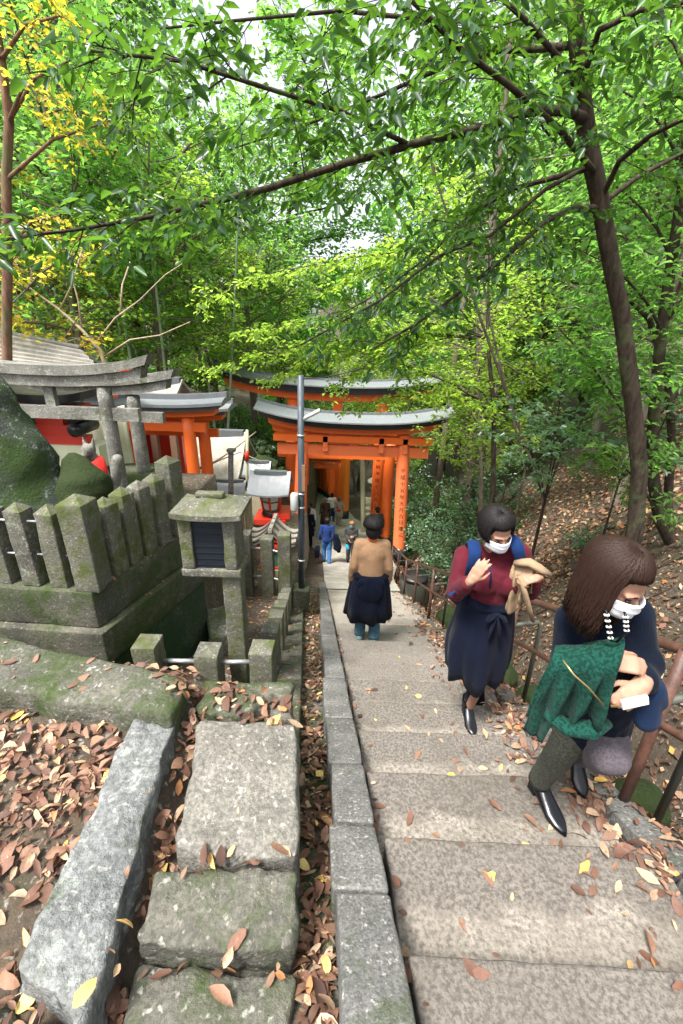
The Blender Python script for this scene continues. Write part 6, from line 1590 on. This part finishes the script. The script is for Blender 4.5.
# ===== generic walking figure for people further down
def figure(x, y, face, h, label, hairc, top, legs, shoes='leather', long_coat=None, pose='walk', longhair=0, maskc=None, vox=.014, zoff=0, extra=None, collar=None, hat=None, loose=False):
    z = zs(y)+.02+zoff if y > 9 else zoff; t = thing('person', label, 'person', (x, y, z)); k = h/1.68
    ca, sa = math.cos(face), math.sin(face)      # face = 0 looks along +Y (away), pi looks at the camera
    def W(a, b, c): return Vector((x+(a*ca-b*sa)*k, y+(a*sa+b*ca)*k, z+c*k))
    def D(a, b, c): return Vector((a*ca-b*sa, a*sa+b*ca, c))
    st = .11 if pose == 'walk' else .02
    hp = W(0, 0, .90); ch = W(0, .02, 1.26); nk = W(0, .02, 1.42); hc = W(0, .045, 1.565)
    sw = .15 if loose else .175; sh = [W(-sw, .01, 1.37), W(sw, .01, 1.37)]
    el = [W(-.06-sw, -.05, 1.10), W(.06+sw, -.05, 1.10)]; wr = [W(-.08-sw, .03, .87), W(.08+sw, .03, .87)]
    if pose == 'phone': el = [W(-.22, .0, 1.12), W(.22, .0, 1.12)]; wr = [W(-.09, .22, 1.18), W(.06, .22, 1.02)]
    if pose == 'bent': el = [W(-.24, -.04, 1.12), W(.26, .0, 1.12)]; wr = [W(-.25, .05, .9), W(.22, .2, 1.05)]
    kn = [W(-.09, .10+st*.3, .49), W(.09, .04-st*.3, .49)]; an = [W(-.09, st, .09), W(.09, -st-.03, .09)]
    mb = MB(); fd = D(0, 1, -.12 if pose != 'phone' else -.3); add_head(mb, hc, fd, (0, 0, 1), .98*k); mb.cap(nk-Vector((0, 0, .05)), hc-Vector((0, 0, .04)), .052*k, .048*k)
    mb.ell(ch, (.13*k, .1*k, .17*k)); mb.cap(ch, hp, .10*k, .12*k)
    for i in (0, 1):
        arm(mb, sh[i], el[i], wr[i], (.045*k, .036*k, .027*k)); hdir = (wr[i]-el[i]).normalized(); add_hand(mb, wr[i], hdir, D(.6*(1 if i == 0 else -1), .5, 0), 1 if i else -1, .35, .95*k)
        mb.cap(W((-.08, .08)[i], 0, .88), kn[i], .06*k, .042*k); mb.cap(kn[i], an[i], .042*k, .032*k)
    body = link('body', remesh(mb, vox*.6, 1), M['skin'], t)
    if abs(face) > 1.6: face_parts(t, body, hc, fd, (0, 0, 1), .98*k, maskc is None)
    mb = MB(); mb.ell(ch, (.175*k, .125*k, .19*k), Matrix.Rotation(face, 3, 'Z')); mb.cap(sh[0], sh[1], .07*k, .07*k); mb.cap(ch, hp, .14*k, .15*k)
    mb.cap(W(-.05, 0, .9), W(.05, 0, .9), .145*k, .145*k)
    for i in (0, 1): arm(mb, sh[i], el[i], wr[i].lerp(el[i], .1), (.068*k, .055*k, .044*k))
    if loose: mb.cap(W(0, 0, 1.24), W(0, -.01, 1.02), .15*k, .165*k, 20); mb.ell(W(0, -.01, 1.25), (.185*k, .13*k, .17*k))
    link('top', remesh(mb, vox, 14, foldfn(.003, 14, (.6, .6, 1.6), 3) if loose else foldfn(.010, 11, (1, 1, .6), h*7)), M[top], t)
    for i in (0, 1):
        leg_tube(W((-.08, .08)[i], 0, .86), kn[i], an[i]+Vector((0, 0, -.02)), .098*k, .076*k, .066*k, .008, i*3).build('trouser_leg', M[legs], t)
        tip = an[i]+D(0, .17, 0)*k; ht = an[i]-D(0, .07, 0)*k; ht.z = z+.004; tip.z = z+.004; shoe(t, ht, tip, M[shoes], k, pointed=False, heelh=.012, shaft=.04)
    if long_coat:
        col, zt_, zb_ = long_coat
        mb = skirt([(W(0, 0, zt_), .15*k, .12*k, .1), (W(0, 0, zt_-.12), .19*k, .16*k, .3), (W(0, 0, (zt_+zb_)/2), .215*k, .19*k, .6), (W(0, 0, zb_), .235*k, .21*k, 1)], 8, .03, 64, .02, h*3); solid(mb.build('long_coat', M[col], t))
    f0 = D(0, 1, 0)
    hair(t, hc, fd, (0, 0, 1), hairc, longhair if longhair else .03, 220, (1.16 if loose else .99)*k, 62, int(h*100), .009, bang=.15, cap=True)
    if maskc: mask_mesh(t, hc, fd, (0, 0, 1), maskc, .98*k)
    if collar: mb = MB(); mb.tube([nk+Vector((0, 0, .0)), nk+Vector((0, 0, .045))], [.068*k, .058*k], 16); mb.build('collar', M[collar], t)
    if hat: mb = MB(); mb.ell(hc+Vector((0, 0, .07)), (.10*k, .11*k, .07*k)); mb.tube([hc+Vector((0, 0, .045)), hc+Vector((0, 0, .06))], .15*k, 18); mb.build('hat', M[hat], t)
    return t, W, D, k

# man in the tan sweater, seen from behind
t, W, D, k = figure(.37, 4.42, 0, 1.66, 'person in tan sweater seen from behind, navy coat tied round the waist', 'hairblack', 'tan', 'jeans', 'shoewhite', vox=.010, zoff=-1.966, pose='stand', collar='orangecloth', loose=True)
mb = skirt([(W(0, 0, 1.04), .165*k, .135*k, .1), (W(0, 0, .98), .20*k, .165*k, .25), (W(0, 0, .80), .235*k, .19*k, .5), (W(0, 0, .60), .262*k, .21*k, .8), (W(0, 0, .40), .285*k, .225*k, 1)], 8, .035, 80, .012, 2.0); cw = solid(mb.build('tied_coat', M['navy'], t))
mb = MB(); mb.tube([W(.20*math.cos(a), .165*math.sin(a), 1.0+.012*math.sin(3*a)) for a in [2*math.pi*i/36 for i in range(37)]], .030*k, 10); mb.build('knotted_sleeves', M['navy'], cw)
mb = MB(); mb.ell(W(0, -.19, .86), (.135*k, .05*k, .16*k)); mb.ell(W(0, -.175, .96), (.16*k, .05*k, .07*k)); link('hood', remesh(mb, .01, 3, crease(.010, 12, (1, 1, .5), 4)), M['denim' if False else 'navy'], cw)

figure(-.46, 13.0, .05, 1.66, 'man in royal blue jacket and bright blue jeans, back turned, coat and bag in hand', 'hairblack', 'bluejacket', 'bluejeans', pose='walk')
mb = MB(); mb.cap((-.16, 13.0, -4.75), (-.10, 13.0, -5.15), .09, .13); mb.cap((-.1, 13.0, -5.1), (-.05, 13.02, -5.3), .12, .06)
o = link('carried_coat', remesh(mb, .02, 3, crease(.02, 9)), M['navy'], None, label='dark coat hanging from the right arm of the man in royal blue', cat='coat'); recenter(o, (-.1, 13, -5.2))
mb = MB(); block(mb, rect(-.86, -.70, 12.85, 13.15), -5.18, -5.52, r=.03, seg=.08, amp=.01); mb.tube([(-.78, 12.9, -5.18), (-.75, 12.98, -4.98), (-.78, 13.1, -5.18)], .01, 5)
o = mb.build('carried_bag', M['navy'], label='dark shopping bag in the left hand of the man in royal blue', cat='bag'); recenter(o, (-.78, 13, -5.5))
figure(.36, 13.15, math.pi-.1, 1.56, 'woman in black with long light brown hair and a blue mask looking at her phone', 'hairlight', 'leather' if False else 'greyknit', 'greyknit', pose='phone', longhair=.26, maskc='maskblue')
mb = MB(); mb.cap((.22, 12.93, -5.05), (.25, 12.92, -5.12), .05, .06); o = mb.build('pouch', M['maskblue'], label='small bright blue pouch held by the woman in black', cat='bag'); recenter(o, (.24, 12.93, -5.1))
figure(1.45, 15.9, .1, 1.72, 'man in dark grey coat half hidden beside the inscribed red pillar', 'hairblack', 'greyknit', 'navy', long_coat=('greyknit', 1.0, .6))
figure(-.81, 19.6, .15, 1.66, 'person in long brown coat and pale cap, back turned, further down the path', 'hairgrey', 'brownknit', 'greyknit', long_coat=('brownknit', 1.0, .35), hat='offbeige')
figure(-.13, 21.0, .0, 1.60, 'person in pale beige coat with a red bag on the back, near the tunnel', 'hairgrey', 'offbeige', 'offbeige', long_coat=('offbeige', 1.0, .55))
mb = MB(); mb.ell((-.13, 20.78, -7.05), (.12, .06, .06)); o = mb.build('waist_bag', M['redcloth'], label='small dark red bag on the back of the person in pale beige', cat='bag'); recenter(o, (-.13, 20.78, -7.05))
figure(-1.40, 17.7, math.pi-.2, 1.60, 'person in white top and blue skirt at the left edge of the path', 'hairblack', 'white', 'bluejeans', long_coat=('bluejacket', .95, .3))
figure(-1.30, 15.6, .1, 1.62, 'person in dark navy mostly hidden behind the left pillar', 'hairblack', 'navy', 'navy', long_coat=('navy', 1.0, .5))
figure(-.55, 22.4, .2, 1.66, 'person in blue and white furthest down the path, just behind the brown coat', 'hairblack', 'white', 'bluejeans', long_coat=('bluejacket', .9, .4))

# ------------------------------------------------------------------ fallen leaves dropped onto whatever lies below
BV = []; BF = []
for o in DROP:
    b = len(BV); wl0 = wloc(o); BV.extend([v.co+wl0 for v in o.data.vertices]); BF.extend([tuple(b+i for i in p.vertices) for p in o.data.polygons])
TREE = BVHTree.FromPolygons(BV, BF)
LR = random.Random(99)
def leaf_shape(kind):
    """outline points (u along, v across half width); returned as verts for a 3 x 5 grid"""
    us = [0, .18, .42, .70, .90, 1.0]
    w_ = {'oval': [.05, .62, 1.0, .85, .42, .02], 'long': [.05, .55, .95, .8, .4, .02], 'round': [.08, .8, 1.0, .95, .6, .1]}[kind]
    return us, w_
def inq(x, y, q):
    return all((q[(i+1) % 4][0]-q[i][0])*(y-q[i][1])-(q[(i+1) % 4][1]-q[i][1])*(x-q[i][0]) > 0 for i in range(4))
CLEAN = [[(-.82, .56), (-.585, .47), (-.70, 1.37), (-.87, 1.38)], [(-.50, .89), (-.12, .89), (-.18, 1.38), (-.58, 1.37)], [(-.54, .67), (-.10, .66), (-.12, .83), (-.55, .81)], [(-.55, .1), (-.09, .1), (-.09, .60), (-.54, .60)]]
def avoid(p): return any(inq(p.x, p.y, q) for q in CLEAN)
def scatter(name, fn, n, mat, L=(.05, .09), ar=(.32, .5), tilt=.25, curl=.35, lift=.003, zt=3.0, stack=0.0, keep=None, detail=True, avoidp=.93):
    """fn(rnd) -> (x, y)"""
    V = []; F = []; placed = 0
    for _ in range(n):
        x, y = fn(LR)
        hit = TREE.ray_cast(Vector((x, y, zt)), Vector((0, 0, -1)))
        if hit[0] is None: continue
        p, nr = hit[0], hit[1]
        if nr.z < 0: nr = -nr
        if nr.z < .35 or (keep and not keep(p, nr)): continue
        if avoid(p) and LR.random() < avoidp: continue
        if noise.noise(Vector((x*5, y*5, 4)))+LR.uniform(-.45, .75) < 0: continue
        L_ = L[0]*.55+(L[1]*1.05-L[0]*.55)*LR.random()**1.5; W_ = L_*LR.uniform(*ar)
        nn = (nr+Vector((LR.gauss(0, tilt), LR.gauss(0, tilt), 0))).normalized()
        a = LR.uniform(0, 6.283); d = Vector((math.cos(a), math.sin(a), 0)); d = (d-nn*d.dot(nn)).normalized(); s_ = nn.cross(d)
        cu = LR.uniform(-.2, curl); cs = LR.uniform(-.05, curl*.9); tw = LR.uniform(-.3, .3)
        c0 = p+nr*(lift+LR.random()*stack+abs(tilt)*L_*.15)-d*L_*.5
        b = len(V)
        if detail:
            us, w_ = leaf_shape(LR.choice(('oval', 'long', 'round')))
            for u, w1 in zip(us, w_):
                arch = L_*cu*(4*u*(1-u))*.35+L_*.10*cs*u*u
                for v in (-1, 0, 1):
                    wob = 1+.22*LR.uniform(-1, 1)
                    q = c0+d*L_*u+s_*v*W_*.5*w1*wob+nn*(arch+abs(v)*w1*W_*cs*.7+v*tw*(u-.5)*W_*.5)
                    V.append(q)
            for i in range(5):
                for j in range(2): F.append((b+i*3+j, b+i*3+j+1, b+(i+1)*3+j+1, b+(i+1)*3+j))
            if LR.random() < .5:
                st = c0-d*L_*.35+nn*.002; b2 = len(V); V += [c0+s_*.0008, c0-s_*.0008, st-s_*.0006, st+s_*.0006]; F.append((b2, b2+1, b2+2, b2+3))
        else:
            V += [c0, c0+d*L_*.5+s_*W_*.5+nn*W_*cs*.6, c0+d*L_+nn*L_*cu*.2, c0+d*L_*.5-s_*W_*.5+nn*W_*cs*.6]; F.append((b, b+1, b+2, b+3))
        placed += 1
    me = mesh_np(name, np.array([tuple(v) for v in V]), np.array(F)); return link(name, me, M[mat], kind='stuff')
U = lambda a, b: (lambda r: r.uniform(a, b))
# dense litter on the earth left of the long stone
scatter('leaf_litter', lambda r: (r.uniform(-2.0, -.72), r.uniform(.30, 1.75)), 3900, 'litter', (.028, .072), (.30, .6), .38, .75, stack=.022, keep=lambda p, n: p.z < .06)
scatter('leaf_litter', lambda r: (r.uniform(-1.9, -.72), r.uniform(.35, 1.6)), 42, 'litter_yellow', (.05, .09), (.5, .8), .2, .3, stack=.03, keep=lambda p, n: p.z < .06)
# joints between the long stone and the slabs
scatter('leaf_litter', lambda r: ((lambda y: (-.62-.085*(y-.6)+r.gauss(.02, .035), y))(r.uniform(.5, 1.62))), 330, 'litter', (.04, .08), (.4, .6), .5, .5, stack=.05)
scatter('leaf_litter', lambda r: (r.uniform(-.6, -.12), r.gauss(.855, .016)), 55, 'litter', (.04, .075), (.4, .6), .5, .5, stack=.02)
scatter('leaf_litter', lambda r: (r.uniform(-.56, -.1), r.uniform(.42, .66)), 60, 'litter', (.04, .085), (.4, .6), .3, .5, stack=.02)
scatter('leaf_litter', lambda r: (r.uniform(-.56, -.12), r.uniform(.66, 1.4)), 55, 'litter', (.03, .07), (.4, .6), .2, .3)
scatter('leaf_litter', lambda r: (r.uniform(-.58, -.12), r.uniform(.60, 1.4)), 7, 'litter_yellow', (.04, .075), (.6, .9), .15, .3)
scatter('leaf_litter', lambda r: (r.uniform(-.75, -.15), r.uniform(1.38, 1.66)), 210, 'litter', (.04, .085), (.4, .6), .35, .5, stack=.02)
scatter('leaf_litter', lambda r: (r.uniform(-1.9, -.72), r.uniform(1.38, 1.9)), 80, 'litter', (.03, .075), (.4, .6), .2, .4, keep=lambda p, n: p.z > .05)
# gutter
def gut(r, y0, y1):
    y = y0+(y1-y0)*r.random()**1.3; return (xl(y)-.17-r.random()*(xl(y)-.17-xled(y)-.01), y)
scatter('leaf_litter', lambda r: gut(r, .35, 9.0), 3600, 'litter', (.035, .075), (.36, .55), .4, .5, stack=.03, keep=lambda p, n: p.z < zs(p.y)-.05)
scatter('leaf_litter', lambda r: gut(r, .35, 9.0), 90, 'litter_yellow', (.035, .07), (.5, .8), .3, .4, stack=.035, keep=lambda p, n: p.z < zs(p.y)-.05)
scatter('leaf_litter', lambda r: (lambda y: (xled(y)-r.uniform(0, .2), y))(r.uniform(1.7, 7)), 150, 'litter', (.035, .065), (.4, .6), .25, .4)
# stair treads: crack by the kerb, scattered ones, drift at the right
scatter('leaf_litter', lambda r: (lambda y: (xl(y)-.012+abs(r.gauss(0, .02)), y))(r.uniform(.45, 8)), 420, 'litter', (.03, .06), (.4, .6), .4, .4, stack=.015)
scatter('leaf_litter', lambda r: (r.uniform(.2, 1.3), r.uniform(.5, 9)), 420, 'litter', (.035, .07), (.38, .55), .12, .3)
scatter('leaf_litter', lambda r: (r.uniform(.2, 1.3), r.uniform(.6, 9)), 40, 'litter_yellow', (.035, .065), (.5, .8), .12, .3)
def drift(r):
    k = r.randint(0, 11); y = Y0+RUN*k-abs(r.gauss(.0, .17))+.0; return (xr(y)+.05-abs(r.gauss(0, .15)), y)
scatter('leaf_litter', drift, 1500, 'litter', (.035, .075), (.38, .55), .3, .4, stack=.025)
def stepback(r):
    k = r.randint(0, 11); y = Y0+RUN*k+abs(r.gauss(.02, .03)); return (r.uniform(.25, 1.3), y)
scatter('leaf_litter', stepback, 260, 'litter', (.03, .06), (.38, .55), .3, .4)
scatter('leaf_litter', lambda r: (r.uniform(1.26, 2.2), r.uniform(.3, 9)), 4600, 'litter', (.04, .085), (.38, .55), .35, .4, stack=.02)
# the leafy bank
def bank(r, a, b): y = a+(b-a)*r.random(); return (1.6+r.random()**1.2*(6+y*.35), y)
scatter('leaf_litter', lambda r: bank(r, .3, 6.5), 30000, 'litter', (.05, .10), (.4, .6), .45, .4, stack=.03, detail=False, zt=12)
scatter('leaf_litter', lambda r: bank(r, 6.0, 15), 34000, 'litter', (.08, .14), (.45, .7), .45, .4, stack=.03, detail=False, zt=12)
# court and precinct
scatter('leaf_litter', lambda r: (r.uniform(-1.5, -.6), r.uniform(1.8, 6.5)), 1300, 'litter', (.04, .08), (.4, .6), .2, .3, zt=0)
scatter('leaf_litter', lambda r: (r.uniform(-7, -1.4), r.uniform(6, 13)), 2500, 'litter', (.06, .10), (.4, .6), .3, .3, zt=3, detail=False)
scatter('leaf_litter', lambda r: (r.uniform(-3.4, -1.4), r.uniform(2.2, 3.5)), 140, 'litter', (.04, .08), (.4, .6), .2, .3)
